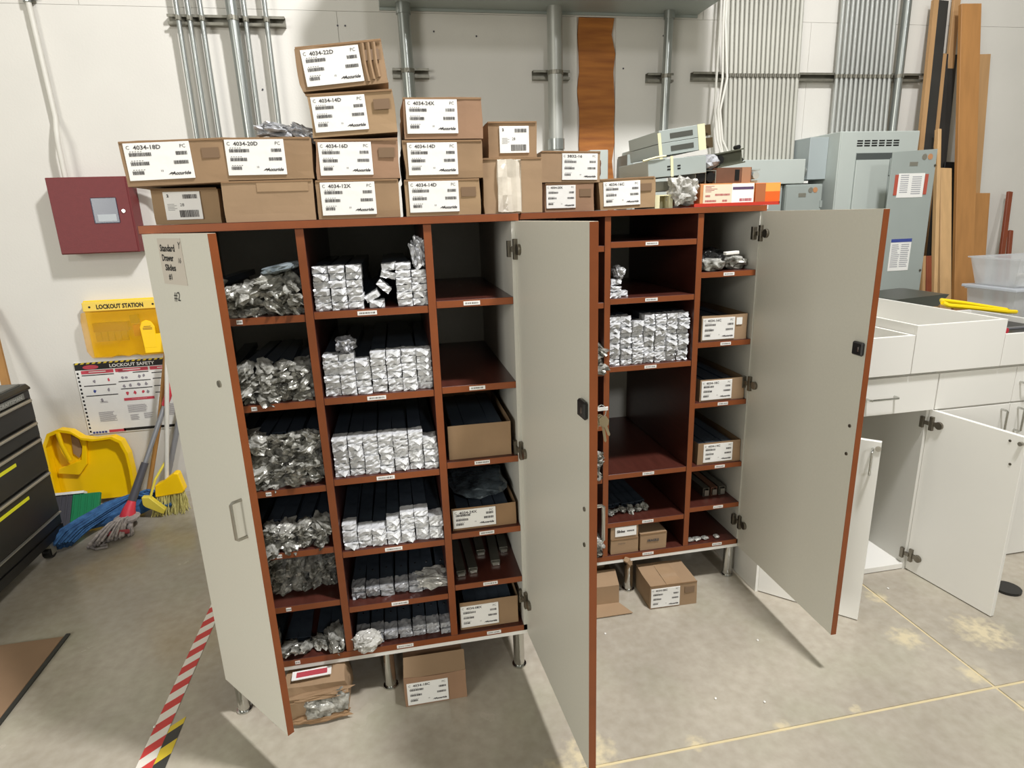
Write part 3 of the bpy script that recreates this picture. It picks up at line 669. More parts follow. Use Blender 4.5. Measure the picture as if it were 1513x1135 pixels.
# ------------------------------------------------------------------ cartons on the floor
c = carton('labelled kraft carton on the floor under the near cabinet', .572, -.08, .0005, .208, .19, .112, 41, lab=(.008, .006, .138, .086, '4034-18C', 41), seam=False)
part('flap', MB().add([(0, 0, .112), (.208, 0, .112), (.212, .075, .135), (.002, .075, .137)], [(0, 1, 2, 3)]).add([(0, .19, .112), (.208, .19, .112), (.212, .1, .137), (.0, .1, .136)], [(0, 1, 2, 3)]), m_card2, c)
c = carton('labelled kraft carton on the floor under the right cabinet', 1.580, .225, .0005, .205, .165, .108, 42, m=m_card2, lab=(.004, .006, .125, .088, '4034-08C', 42), rz=-.03)
part('tape_strip', B(.07, .14, -.001, .166, .1085, .1095), m_tape, c)
t = thing('flattened_carton', 'opened kraft carton with splayed flaps behind the middle door', 'box', (1.28, .30, .0005), -.05)
part('carton_body', carton_geo(.19, .2, .09, 43, .002, True), m_card2, t)
part('flap', MB().prism([(0, 0), (.19, 0), (.225, -.075), (.01, -.085)], .004, .007, axis='Z'), m_card2, t)
part('flap', MB().add([(0, 0, .09), (.19, 0, .09), (.2, .09, .11), (0, .09, .11)], [(0, 1, 2, 3)]), m_card2, t)
t = thing('torn_carton', 'torn kraft carton spilling clear plastic bags, floor under left column', 'box', (.195, -.075, .0005), .04)
part('carton_body', carton_geo(.19, .2, .145, 44, .016), m_card2, t)
part('label_frame', MB().box(.02, .145, .02, .06, .1535, .156), m_paper, t, label='white label with red print'); part('label_print', B(.034, .132, .028, .052, .1562, .157), m_inkred, t)
part('torn_flap', blob(45, .1, .02, .012, .5), m_card, t, loc=(.1, -.004, .105)); part('torn_flap', blob(46, .09, .018, .014, .5), m_card3, t, loc=(.1, -.006, .02))
part('clear_bag', blob(47, .05, .02, .04, .4), m_bag, t, loc=(.105, -.008, .06)); part('clear_bag', blob(48, .03, .02, .045, .4), m_bag, t, loc=(.165, -.004, .07))

# ------------------------------------------------------------------ wall: conduits, strut, enclosures
def strut(label, x0, x1, z0, z1, grp=None):
    t = thing('strut_channel', label, 'metal channel', (x0, WY - .001, z0), 0, grp); w = x1 - x0; h = z1 - z0
    part('channel', MB().box(0, w, -.004, 0, 0, h).box(0, w, -.040, -.004, 0, .004).box(0, w, -.040, -.004, h - .004, h).box(0, w, -.041, -.037, .004, .013).box(0, w, -.041, -.037, h - .013, h - .004), m_strut, t)
strut('short steel strut channel at top left holding six conduits', -.385, .192, 2.600, 2.648)
strut('long steel strut channel carrying the two conduit banks', 2.533, 4.15, 2.350, 2.398)
strut('small strut piece behind the leftmost large conduit', .735, .937, 2.355, 2.405)
strut('small strut piece behind the middle large conduit', 1.537, 1.757, 2.350, 2.400)
strut('small strut piece behind the slim conduit right of plywood strip', 2.241, 2.406, 2.340, 2.390)
def conduit(label, xt, xb, y, r, zt, zb, clampz=None, m=None, group=None, coupling=None, n=12):
    t = thing('conduit', label, 'pipe', (xb, y, zb), 0, group)
    part('pipe', MB().tube([(0, 0, 0), ((xt - xb), 0, zt - zb)], r, n), m or m_galv, t, smooth=True)
    f = lambda z: (xt - xb) * (z - zb) / (zt - zb)
    if clampz:
        part('clamp', MB().tube([(f(clampz), 0, clampz - zb - .011), (f(clampz), 0, clampz - zb + .011)], r + .003, n).box(f(clampz) - .005, f(clampz) + .005, -r - .012, -r, clampz - zb - .01, clampz - zb + .01), m_strut, t)
    if coupling: part('coupling', MB().tube([(f(coupling), 0, coupling - zb - .03), (f(coupling), 0, coupling - zb + .03)], r + .006, n), m_galv, t, smooth=True)
    return t
for (xt, xb, r, lb) in ((-.327, -.327, .0125, 'leftmost thin conduit on the top left strut'), (-.275, -.27, .0125, 'second thin conduit on the top left strut'), (-.215, -.21, .0125, 'third thin conduit on the top left strut'), (-.065, -.05, .027, 'thickest shiny conduit on the top left strut'), (.0, .0, .0125, 'thin conduit just right of the thickest one, top left strut'), (.105, .1, .0125, 'rightmost thin conduit on the top left strut')):
    conduit(lb, xt, xb, WY - .045 - r, r, 3.3, 1.2, 2.624)
t = thing('conduit', 'white painted conduit running down to the red fire panel box', 'pipe', (-1.0, WY - .03, 1.86))
part('pipe', MB().tube([(0, -.04, -.02), (0, -.04, .17), (-.004, -.02, .235), (-.008, .008, .30), (-.028, .008, 1.4)], .013, 10), m_galvp, t, smooth=True)
part('coupling', MB().tube([(-.021, .008, .83), (-.021, .008, .87)], .019, 10).box(-.02, .02, .0, .02, .84, .86), m_galv, t)
conduit('leftmost large galvanized conduit rising behind the cartons', .815, .83, WY - .045 - .034, .034, 2.72, 1.0, 2.38, coupling=2.69, n=20)
conduit('large pale conduit left of the bare plywood strip', 1.655, 1.658, WY - .045 - .043, .043, 2.72, 1.0, 2.375, m=mat('dull_galv', 'b4b5ae', .45, .5, var=.12, vscale=3), coupling=1.99, n=20)
conduit('slim shiny conduit right of the bare plywood strip', 2.352, 2.318, WY - .045 - .026, .026, 2.72, 1.0, 2.365, coupling=2.70, n=16)
ORD = ['leftmost', 'second', 'third', 'fourth', 'fifth', 'sixth', 'seventh', 'eighth', 'ninth', 'tenth', 'eleventh', 'twelfth', 'thirteenth', 'fourteenth', 'fifteenth', 'sixteenth', 'rightmost']
for i in range(17):
    f = i / 16
    conduit(ORD[i] + ' thin conduit from the left in the wide parallel bank', 2.705 + f * (3.205 - 2.705), 2.765 + f * (3.235 - 2.765), WY - .055, .0125, 3.4, 1.80, 2.374, group='wide bank of thin conduits', m=mat('bank_galv', 'c2c1b6', .5, .15, var=.12, vscale=3))
for i in range(12):
    f = i / 11
    conduit(ORD[i] + ' thin conduit from the left in the narrower bank above the large enclosure', 3.49 + f * (3.845 - 3.49), 3.51 + f * (3.90 - 3.51), WY - .055, .0125, 3.4, 1.95, 2.374, group='narrower bank of thin conduits', m=mat('bank_galv_bright', 'b9bbb6', .32, .35, var=.15, vscale=3))
conduit('thicker conduit at the right edge of the narrower bank', 3.935, 3.95, WY - .065, .026, 3.4, 1.95, 2.374)
for i, (dx, e) in enumerate(((0, .09), (.02, .06), (.035, .12))):
    t = thing('hanging_cable', ['left', 'middle', 'right'][i] + 'most white cable hanging beside the wide conduit bank' if i != 1 else 'middle white cable hanging beside the wide conduit bank', 'cable', (2.66 + dx, WY - .1, 1.75))
    part('cable', MB().tube([(0, 0, 1.6), (.0, 0, .9), (-.005 + dx, 0, .6), (-.01, -.01, .42), (.01, -.02, .25), (e * .7, -.04, .1), (e + .05, -.05, 0)], .007, 8), m_cable, t, smooth=True)
# big wireway above
t = thing('wireway_enclosure', 'long grey steel wireway box mounted high on the wall above the cabinets', 'electrical box', (.69, WY - .001, 2.712))
part('box_body', B(0, 1.87, -.72, 0, 0, .45), m_elec2, t, bevel=.003)
part('bottom_lip', MB().box(0, 1.87, -.012, -.001, -.014, -.0005), m_elec2, t)
# fire panel
t = thing('fire_alarm_panel', 'dark red fire alarm panel box on the left wall area', 'alarm box', (-1.076, WY - .001, 1.470))
part('box_body', B(0, .385, -.118, 0, 0, .39), m_red, t, bevel=.003)
part('door_panel', B(.003, .378, -.123, -.1185, .004, .386), m_red, t, bevel=.002)
part('window', B(.195, .318, -.1245, -.1232, .155, .285), mat('smoky_window', '4c5260', .2), t, bevel=.003)
part('display_label', B(.215, .305, -.1255, -.1247, .165, .200), mat('pale_display', 'aab0b4', .4), t)
part('lock', MB().tube([(.345, -.129, .215), (.345, -.123, .215)], .009, 12), m_chrome, t)
t = thing('flex_conduit', 'grey curved conduit leaving the right side of the red panel', 'pipe', (-.69, WY - .06, 1.80))
part('pipe', MB().tube([(-.01, 0, .02), (.05, 0, .018), (.10, 0, -.005), (.14, 0, -.06), (.16, 0, -.14), (.165, 0, -.4), (.165, 0, -1.0)], .014, 10), m_galvp, t, smooth=True)
# lockout station
t = thing('lockout_station', 'yellow wall-mounted station lettered LOCKOUT STATION', 'safety board', (-1.075, WY - .001, .885))
part('back_board', B(0, .42, -.012, 0, .0, .325), m_yel, t, bevel=.004)
part('header', B(.012, .405, -.058, -.012, .268, .32), mat('pale_yellow', 'e9c84a', .35), t, bevel=.004)
mb = MB(); put_text(mb, 'LOCKOUT STATION', .034, .085, .282, -.0595, width=.24, bold=.0012)
for x in (.05, .375):
    mb.add([(x + .006 * math.cos(a), -.0595, .294 + .006 * math.sin(a)) for a in [i * PI / 4 for i in range(8)]], [tuple(range(8))])
link('lettering', print_mesh(mb, 'lettering', m_inkblk), t)
part('cover', MB().prism([(.0, .05), (.02, .01), (.12, .005), (.16, .02), (.21, .005), (.25, .02), (.28, .005), (.42, .01), (.42, .21), (.40, .266), (.01, .266), (.0, .22)], -.085, -.05), mat('amber_cover', 'e8b010', .12, alpha=.38), t, bevel=.004)
part('tray', MB().box(.04, .22, -.045, -.013, .15, .20), m_amber, t); 
for k in range(5): part('padlock', MB().box(.045 + k * .034, .072 + k * .034, -.045, -.02, .095, .148).tube([(.05 + k * .034, -.03, .148), (.052 + k * .034, -.03, .166), (.064 + k * .034, -.03, .166), (.067 + k * .034, -.03, .148)], .003, 6), mat('olive_plastic', '9c7a10', .4), t)
part('red_tag', B(.245, .285, -.047, -.013, .115, .18), mat('orange_tag', 'd0521a', .5), t); part('green_tag', B(.235, .275, -.04, -.013, .19, .235), mat('olive_green_tag', '7d7a1c', .5), t)
part('valve_cover', MB().prism([(.30, .05), (.37, .05), (.375, .17), (.36, .20), (.335, .21), (.31, .2), (.296, .17)], -.092, -.086).box(.30, .42, -.091, -.086, .02, .13), m_yel, t, bevel=.003)
mb = MB()
for q, (x0, x1, z) in enumerate(((.318, .355, .172), (.312, .36, .163), (.312, .36, .156))): quad(mb, x0, x1, z, z + .004, -.0925)
link('printing', print_mesh(mb, 'printing', m_amber), t)
# poster
t = thing('safety_poster', 'printed poster headed LOCKOUT SAFETY with hazard stripe border', 'poster', (-1.195, WY - .004, .425))
part('sheet', B(0, .60, -.002, .002, 0, .435), m_paper, t)
pm = MB(); Y = -.0028
quad(pm, .002, .598, .390, .433, Y, 0)
for i in range(20):
    x = .004 + i * .030; pm.add([(x, Y - .0004, .424), (x + .016, Y - .0004, .424), (x + .026, Y - .0004, .434), (x + .010, Y - .0004, .434)], [(0, 1, 2, 3)], 4)
for i in range(16): quad(pm, .006, .016, .012 + i * .0235, .024 + i * .0235, Y, 0)
pm.add([(.085 + .042 * math.cos(a * PI / 8), Y - .0005, .405 + .013 * math.sin(a * PI / 8)) for a in range(16)], [tuple(range(16))], 1)
put_text(pm, 'LOCKOUT SAFETY', .026, .185, .398, Y - .0006, 3, width=.24, bold=.0006)
for x0, x1, z0, z1 in ((.03, .20, .366, .386), (.21, .385, .366, .386), (.395, .56, .366, .386), (.225, .39, .19, .206)): quad(pm, x0, x1, z0, z1, Y - .0004, 1); quad(pm, x0 + .04, x1 - .04, z0 + .008, z1 - .007, Y - .0008, 3)
for x0, x1, z in ((.03, .20, .355), (.03, .2, .292), (.03, .2, .232), (.30, .385, .355), (.215, .388, .305), (.22, .39, .26), (.4, .56, .345), (.4, .56, .31), (.4, .56, .265), (.4, .56, .225)): quad(pm, x0, x1, z, z + .005, Y - .0004, 0)
rr = random.Random(8)
for x, z, c in ((.09, .32, 5), (.165, .325, 1), (.08, .262, 2), (.155, .265, 5), (.11, .205, 5), (.24, .33, 5), (.26, .33, 5), (.33, .33, 5), (.355, .335, 5), (.24, .28, 5), (.275, .28, 5), (.32, .283, 5), (.36, .285, 5), (.25, .235, 1), (.29, .235, 1), (.335, .237, 1), (.36, .237, 5)):
    pm.add([(x + .011 * math.cos(a * PI / 4 + .3) * rr.uniform(.4, 1), Y - .0004, z + .011 * math.sin(a * PI / 4 + .3) * rr.uniform(.6, 1.2)) for a in range(8)], [tuple(range(8))], c)
for x0, x1, z0, n in ((.075, .17, .10, 10), (.235, .35, .13, 8), (.225, .29, .345, 3), (.24, .295, .07, 6), (.315, .37, .075, 6), (.41, .55, .12, 12), (.095, .15, .165, 2)):
    for i in range(n): quad(pm, x0, x1 - rr.uniform(0, .02), z0 - i * .0062 + .03, z0 - i * .0062 + .0322, Y - .0004, 5)
for i in range(5): quad(pm, .022 + i * .016, .034 + i * .016, .004, .016, Y - .0004, 2)
quad(pm, .11, .2, .004, .020, Y - .0004, 1); quad(pm, .19, .58, .006, .022, Y - .0004, 0)
link('printing', print_mesh(pm, 'printing', [m_inkblk, m_pink, m_navy, m_paper, m_tapeyel, mat('grey_ink', '8f8a90', .7)]), t)

# electrical boxes on the right
def ebox(label, x0, x1, y0, y1, z0, z1, m, name='electrical_enclosure'):
    t = thing(name, label, 'electrical box', (x0, y0, z0)); part('box_body', B(0, x1 - x0, 0, y1 - y0, 0, z1 - z0), m, t, bevel=.003); return t
ebox('slim grey disconnect box behind the cartons below the plywood strip', 1.86, 1.975, 1.9, WY - .002, 1.5, 1.955, m_elec)
t = ebox('grey disconnect box with darker side, left of the metal pile', 2.10, 2.32, 1.82, WY - .002, 1.45, 1.945, m_elec); part('side_flange', B(-.03, 0, .01, .17, .02, .47), m_elec2, t)
t = ebox('wide flat grey wireway below the wide conduit bank', 2.62, 3.18, 1.72, WY - .002, 1.725, 1.868, m_elec)
t = ebox('small dark grey enclosure with a name plate below the wireway', 3.06, 3.31, 1.72, WY - .002, 1.25, 1.72, m_elec2)
part('door_panel', B(.003, .247, -.006, -.0005, .01, .462), m_elec2, t, bevel=.002); part('name_plate', B(.085, .135, -.008, -.006, .395, .418), m_rail, t)
for x, m in ((.165, m_rail), (.197, mat('orange_sticker', 'b9855c', .5))): part('sticker', MB().tube([(x, -.0085, .435), (x, -.006, .435)], .016, 14), m, t)
part('hinge', B(.236, .25, -.012, -.006, .33, .37), m_elec2, t)
t = ebox('open grey breaker box with white labels right of the orange carton', 2.90, 3.05, 1.74, WY - .002, 1.25, 1.718, m_elec2)
for z in (.40, .33): part('breaker_label', B(.01, .06, -.003, 0, z, z + .05), m_paper, t)
part('elbow', MB().tube([(3.16, 1.86, 1.80), (3.34, 1.86, 1.80), (3.40, 1.86, 1.815), (3.43, 1.86, 1.87), (3.43, 1.86, 1.98)], .033, 14), m_galv, t, smooth=True, loc=(-2.90, -1.74, -1.25)) if 0 else None
t = thing('conduit_elbow', 'thick grey pipe elbow between the wireway and large enclosure', 'pipe', (3.16, 1.84, 1.80)); part('pipe', MB().tube([(0, 0, 0), (.12, 0, 0), (.19, 0, .012), (.23, 0, .06), (.235, 0, .14)], .033, 14), m_galv, t, smooth=True)
tag(part('pipe_nipple', B(3.19, 3.25, 1.78, 1.9, 1.728, 1.742), m_white), 'thin pale metal bar between small enclosure and large enclosure', 'metal bar')
t = ebox('largest grey electrical enclosure with louvre slots and recessed door', 3.385, 3.94, 1.70, WY - .002, .9, 2.02, m_elec)
part('side_gutter', B(-.13, -.001, .10, .29, .85, 1.10), mat('pale_enamel', 'a9b2b2', .45, .1), t, bevel=.002)
part('front_cover', B(.004, .551, -.006, -.0005, .004, 1.116), m_elec, t, bevel=.002)
for i in range(6):
    for j in range(3): part('louvre_slot', B(.115 + i * .051, .154 + i * .051, -.0075, -.0062, 1.032 + j * .014, 1.040 + j * .014), m_black, t)
part('recess', B(.115, .375, -.008, -.0062, .20, .995), m_elec2, t); part('painted_recess_shadow', B(.118, .372, -.009, -.0082, .955, .992), mat('painted_shadow_grey', '4c514f', .6), t)  # dark strip paints the shade at the top of the recess
part('door_panel', B(.118, .352, -.016, -.0092, .20, .952), m_elec, t, bevel=.002); part('hinge', MB().box(.357, .368, -.014, -.0082, .86, .96), m_elec2, t)
# loose grey cover leaning on the enclosure
t = thing('enclosure_cover', 'loose grey metal cover with stickers leaning in front of the large enclosure', 'metal cover', (3.60, 1.50, 0), 0)
Mx = Matrix.Shear('XY', 4, (0, 0))
x0b, x1b = 3.645 - 3.60, 3.965 - 3.60
sh = lambda x, z: x - .045 * 0 
cv = part('cover_sheet', MB().prism([(.0, .02), (.318, .02), (.290, 1.893), (-.012, 1.880)], -.004, .004), m_elec2, t, bevel=.001)
part('instruction_sheet', B(.05, .19, -.006, -.004, 1.385, 1.758), m_paper, t) if 0 else part('instruction_sheet', B(.045, .225, -.006, -.0042, 1.62, 1.758), m_paper, t, label='white sheet between red bars')
for x in (.022, .228): part('red_bar', B(x, x + .022, -.0068, -.0042, 1.635, 1.752), mat('brick_red_print', 'b0513f', .6), t)
part('warning_sheet', B(.050, .195, -.006, -.0042, 1.185, 1.378), m_paper, t, label='white sheet with blue header')
part('blue_header', B(.050, .195, -.0075, -.0061, 1.358, 1.378), m_navy, t)
mb = MB(); rr = random.Random(3)
for z in range(12): quad(mb, .06, .11 + rr.uniform(-.01, .01), 1.34 - z * .012, 1.345 - z * .012, -.0068); quad(mb, .125, .185 + rr.uniform(-.01, 0), 1.34 - z * .012, 1.345 - z * .012, -.0068)
for z in range(9): quad(mb, .06, .115, 1.745 - z * .012, 1.75 - z * .012, -.0068); quad(mb, .14, .205, 1.735 - z * .012, 1.74 - z * .012, -.0068)
link('printing', print_mesh(mb, 'printing', mat('pale_grey_ink', 'a3a4a8', .7)), t)
part('name_plate', B(.11, .165, -.006, -.0042, 1.80, 1.822), m_rail, t)
for x, m in ((.205, m_rail), (.245, mat('orange_sticker', 'b9855c', .5))): part('sticker', MB().tube([(x, -.0062, 1.85), (x, -.004, 1.85)], .017, 14), m, t)
for z in (1.18, 1.80): part('screw', MB().tube([(.275 + .01, -.009, z), (.275 + .01, -.004, z)], .007, 8), m_hinge, t)

# boards leaning at the right: each defined by top and bottom centre x at the wall
def board(label, xt, xb, zt, w, th, m, yt=1.90, yb=1.60, edge=None, ew=.02, name='wood_board', zb=0.02):
    t = thing(name, label, 'board', (xb, yb, zb)); L = math.sqrt((xt - xb) ** 2 + (yt - yb) ** 2 + (zt - zb) ** 2)
    d = Vector((xt - xb, yt - yb, zt - zb)).normalized(); u = Vector((1, 0, 0)); u = (u - d * u.dot(d)).normalized(); v = d.cross(u)
    M = Matrix(((u.x, v.x, d.x, 0), (u.y, v.y, d.y, 0), (u.z, v.z, d.z, 0), (0, 0, 0, 1)))
    if v.y < 0: pass
    s = 1 if v.y > 0 else -1
    part('plank', B(-w / 2, w / 2, *sorted((0, s * th)), 0, L, M=M), m, t, bevel=.002)
    if edge: part('edge_strip', B(-w / 2 - ew, -w / 2 - .0005, *sorted((-s * .002, s * th)), 0, L, M=M), edge, t)
    return t
board('tall dark-faced board with pale left edge, leftmost of the leaning boards', 4.200, 4.052, 2.814, .075, .022, m_darkb, yt=1.93, yb=1.647, edge=m_tan, ew=.035)
board('second dark-faced board with pale left edge, behind the orange board', 4.337, 4.222, 2.512, .085, .022, m_darkb, yt=1.95, yb=1.698, edge=m_tan, ew=.03)
board('pale narrow upright board rising between the dark boards', 4.335, 4.325, 3.0, .05, .02, m_tan, yt=1.975, yb=1.80)
board('tallest wide orange-brown board of the leaning group', 4.359, 4.449, 2.785, .148, .025, m_oak, yt=1.88, yb=1.543)
board('tan board standing just behind and right of the orange board', 4.565, 4.645, 2.513, .12, .02, m_tan, yt=1.94, yb=1.769)
board('short tan board at the right foot of the orange board', 4.655, 4.610, 1.636, .12, .02, m_oak, yt=1.86, yb=1.64)
board('narrow pine stick rising to the top of the short boards', 4.161, 4.010, 2.04, .026, .03, m_pine, yt=1.78, yb=1.325)
board('short pale pine board in front of the orange board', 4.252, 4.160, 1.80, .085, .03, m_pine, yt=1.78, yb=1.373)
board('short reddish-brown board beside the pine boards', 4.042, 4.036, 1.256, .04, .02, m_redb, yt=1.60, yb=1.377)
board('short tan board left of the reddish board', 4.008, 3.98, 1.257, .022, .02, m_tan, yt=1.60, yb=1.376)
board('black sheet filling the dark gap behind the pine boards', 4.40, 4.30, 1.84, .17, .01, m_black, yt=1.86, yb=1.62)  # black sheet stands in for the dark gap between the boards
board('reddish stick leaning on the wall at the far right', 4.975, 4.726, 1.641, .036, .02, m_redb, yt=1.94, yb=1.638)
board('short reddish offcut beside the leaning stick at far right', 5.03, 4.80, 1.374, .03, .02, m_redb, yt=1.93, yb=1.6)
board('brown stick leaning on the wall at the far left', -1.53, -1.36, 1.2, .04, .02, m_woodh, yt=1.95, yb=1.62)

# ------------------------------------------------------------------ white base cabinets at right
BX0, BX1, BX2, BY = 2.066, 2.812, 3.95, .236
t = thing('base_cabinet', 'white base cabinet with both lower doors open, beside the grey door', 'cabinet', (0, 0, 0))
bc1 = t
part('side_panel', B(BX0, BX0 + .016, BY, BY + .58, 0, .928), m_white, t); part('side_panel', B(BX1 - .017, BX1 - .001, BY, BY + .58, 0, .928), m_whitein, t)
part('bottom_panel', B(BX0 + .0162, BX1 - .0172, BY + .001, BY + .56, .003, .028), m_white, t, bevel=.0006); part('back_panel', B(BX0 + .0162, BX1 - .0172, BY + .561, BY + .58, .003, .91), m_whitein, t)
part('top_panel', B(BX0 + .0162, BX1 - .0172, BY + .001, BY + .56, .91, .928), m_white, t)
dr = part('drawer', B(BX0 + .002, BX1 - .003, BY - .018, BY - .0005, .760, .915), m_white, t, bevel=.0008)
dhandle(dr, 2.545, BY - .018, .835, .13, -1, m=m_chrome, horiz=True, off=.028)
def bdoor(label, hx, ang, w, inner, par):
    d = part('door', B(0, w, 0, .018, .004, .756), m_white, par, loc=(hx, BY - .002, 0), rot=(0, 0, ang), bevel=.0008)
    if inner:
        for z in (.70, .08): hinge(d, .012, z, 1, m_hinge)
        for x, z in ((.32, .728), (.335, .64)): part('screw', MB().tube([(x, -.002, z), (x, .001, z)], .005, 8), m_hinge, d)
        part('lock', MB().tube([(.36, -.012, .73), (.36, .001, .73)], .008, 10), m_nickel, d)
    else:
        dhandle(d, .353, 0, .680, .095, -1, m=m_chrome, off=.03)
        part('lock_cylinder', MB().tube([(.370, -.005, .730), (.370, .001, .730)], .010, 14), m_nickel, d)
    return d
bdoor('', BX1 - .004, math.atan2(-.368, .05), .372, True, t)
bdoor('', BX0 + .012, math.atan2(-.269, .267), .378, False, t)
t = thing('base_cabinet', 'closed white base cabinet at the right edge of the picture', 'cabinet')
part('carcass', B(BX1 + .001, BX2, BY, BY + .58, 0, .928), m_white, t, bevel=.001)
for i in range(2):
    x = BX1 + .003 + i * .38
    d = part('drawer', B(x, x + .376, BY - .018, BY - .0005, .760, .915), m_white, t, bevel=.0008); dhandle(d, x + .49 if i else x + .46 , BY - .018, .846, .13, -1, m=m_chrome, horiz=True, off=.028) if i == 1 else None
    d = part('door', B(x, x + .376, BY - .018, BY - .0005, .006, .752), m_white, t, bevel=.0008)
    dhandle(d, x + (.335 if i == 0 else .04), BY - .018, .68, .1, -1, m=m_chrome, off=.03)
dhandle(t, 3.275, BY - .018, .846, .11, -1, m=m_chrome, horiz=True, off=.028)
def open_drawer(label, x0, x1, y0, y1, z0, z1):
    t = thing('drawer_box', label, 'drawer', (x0, y0, z0)); w = x1 - x0; d = y1 - y0; h = z1 - z0; k = .014
    part('front_panel', B(0, w, 0, k, 0, h), m_white, t, bevel=.0008); part('back_panel', B(k, w - k, d - k, d, .001, h), m_white, t, bevel=.0008)
    part('side_panel', B(0, k, k + .0002, d, .001, h), m_white, t, bevel=.0008); part('side_panel', B(w - k, w, k + .0002, d, .001, h), m_white, t, bevel=.0008)
    part('bottom_panel', B(k, w - k, k + .0002, d - k, .001, .012), m_whitein, t); return t
big = open_drawer('largest white open-topped drawer box in the middle of the countertop', 2.662, 3.085, .205, .93, .9285, 1.125)
mb = MB(); put_text(mb, 'FRAGILE', .02, .2, .10, -.0006, width=.07)
open_drawer('lower white open drawer box left of the largest one', 2.24, 2.658, .205, .80, .9285, 1.087)
rb = open_drawer('white open drawer box at the right edge holding black cases', 3.089, 3.50, .205, .75, .9285, 1.062)
tag(part('yellow_strap_roll', MB().tube([(0, 0, 0), (.02, .03, .006), (.12, .01, -.01), (.33, -.02, -.050), (.36, -.04, -.058), (.30, -.05, -.052), (.12, -.03, -.025), (.02, -.01, -.012), (0, 0, 0)], .010, 8), m_hosey, smooth=True, loc=(3.085, .52, 1.150)), 'folded bright yellow strap lying before the plastic bins', 'strap')
t = thing('tool_case', 'black plastic tool case with red parts inside the right white drawer box', 'case', (3.108, .26, .942)); part('case_body', MB().box(0, .36, 0, .4, 0, .10), m_black, t, bevel=.006)
for x in (.03, .08): part('red_part', MB().tube([(x, .03, .112), (x, .07, .112)], .013, 10), m_gripred, t)
part('grey_edge', B(.02, .34, .1, .11, .1005, .108), m_greyplas, t)
tag(part('black_tray', MB().prism([(0, .03), (.06, 0), (.30, .0), (.36, .06), (.33, .062), (.05, .05)], 0, .3), mat('charcoal_tray', '43453e', .4), loc=(3.15, .90, 1.06)), 'dark grey tray behind the largest white drawer box', 'tray')
tag(part('white_offcut', B(0, .09, 0, .016, 0, .158), m_white, loc=(3.335, .96, .9285)), 'white board offcut showing behind the largest drawer box', 'board')
sup = tag(part('rear_cabinet', B(2.9, 5.0, .83, 1.28, 0, .9285), m_white, bevel=.002), 'low white cabinet behind the drawer boxes carrying the translucent bins', 'cabinet')
def tbin(label, x0, x1, y0, y1, z0, z1, flare=.02, lid=False):
    t = thing('plastic_bin', label, 'bin', (x0, y0, z0)); w = x1 - x0; d = y1 - y0; h = z1 - z0; f = flare; k = .004
    v = []; 
    for off in (0, k):
        v += [(f + off, f + off, off), (w - f - off, f + off, off), (w - f - off, d - f - off, off), (f + off, d - f - off, off), (off, off, h), (w - off, off, h), (w - off, d - off, h), (off, d - off, h)]
    F = []
    for b2, s in ((0, 1), (8, -1)):
        F += [(b2, b2 + 1, b2 + 2, b2 + 3)] + [(b2 + i, b2 + (i + 1) % 4, b2 + 4 + (i + 1) % 4, b2 + 4 + i) for i in range(4)]
    F += [(4 + i, 4 + (i + 1) % 4, 12 + (i + 1) % 4, 12 + i) for i in range(4)]
    part('bin_wall', MB().add(v, F), m_bin, t)
    part('rim', MB().box(-.008, w + .008, -.008, .0, h - .008, h).box(-.008, 0, 0, d, h - .008, h).box(w, w + .008, 0, d, h - .008, h).box(-.008, w + .008, d, d + .008, h - .008, h), m_bin, t)
    if lid: part('lid', B(-.02, w + .02, -.02, d + .02, h + .001, h + .016), mat('grey_lid_plastic', 'b4b8be', .3), t, bevel=.003)
    return t
b1 = tbin('lower translucent bin of cream-coloured parts with a grey lid, back countertop', 3.86, 4.55, .84, 1.13, .929, 1.118, lid=True)
b2_ = tbin('upper translucent bin of white bottles standing on the lidded bin', 3.85, 4.55, .84, 1.13, 1.1355, 1.29, flare=.03)
rr = random.Random(6)
for i in range(9): tag(part('cream_fitting', blob(200 + i, .028, .03, .022, .4, 2), m_binin, loc=(3.93 + i * .06, .90 + .04 * (i % 3), .965)), 'cream plastic fitting heaped in the lower translucent bin', 'fitting', 'cream fittings in the lower bin')
t = thing('white_bottle', 'short white-capped bottle at the left inside the upper translucent bin', 'bottle', (3.955, .90, 1.1402)); part('bottle_body', MB().tube([(0, 0, 0), (0, 0, .05)], .028, 14), m_paper, t, smooth=True); part('cap', MB().tube([(0, 0, .0505), (0, 0, .064)], .034, 14), m_white, t)
for i in range(3): 
    t = thing('white_tube', ['left', 'middle', 'right'][i] + ' white tube lying inside the upper translucent bin', 'tube', (4.08 + i * .12, .92, 1.165), (0, -.15, .2)); part('tube_body', MB().tube([(-.06, 0, 0), (.05, 0, 0), (.06, 0, 0)], [.018, .022, .012], 12), m_paper, t, smooth=True)

# ------------------------------------------------------------------ tool chest at left
t = thing('tool_chest', 'black rolling tool chest with silver drawer pulls at the left edge', 'tool chest', (-1.14, 0, 0))
CX = -.46
part('chest_body', B(CX, -.012, .40, 1.45, .13, .852), m_chest, t, bevel=.004)
part('lid_tray', MB().prism([(CX, .8525), (-.004, .8525), (-.004, .862), (-.02, .88), (CX + .01, .885), (CX, .87)], .395, 1.452), m_chest, t, bevel=.002)
part('lid_top', B(CX + .02, -.03, .42, 1.42, .8805, .888), m_chestlid, t)
bd = part('badge', B(-.0115, -.006, 1.17, 1.39, .818, .845), m_chestlid, t, label='grey name badge')
mb = MB(); v, f = text_geo('CRAFTSMAN', .022, bold=.0006); wv = max(p[0] for p in v)
mb.add([(-.0052, 1.19 + p[0] * .18 / wv, .824 + p[1]) for p in v], f); link('lettering', print_mesh(mb, 'lettering', mat('badge_letters', '9c9c94', .4)), t)
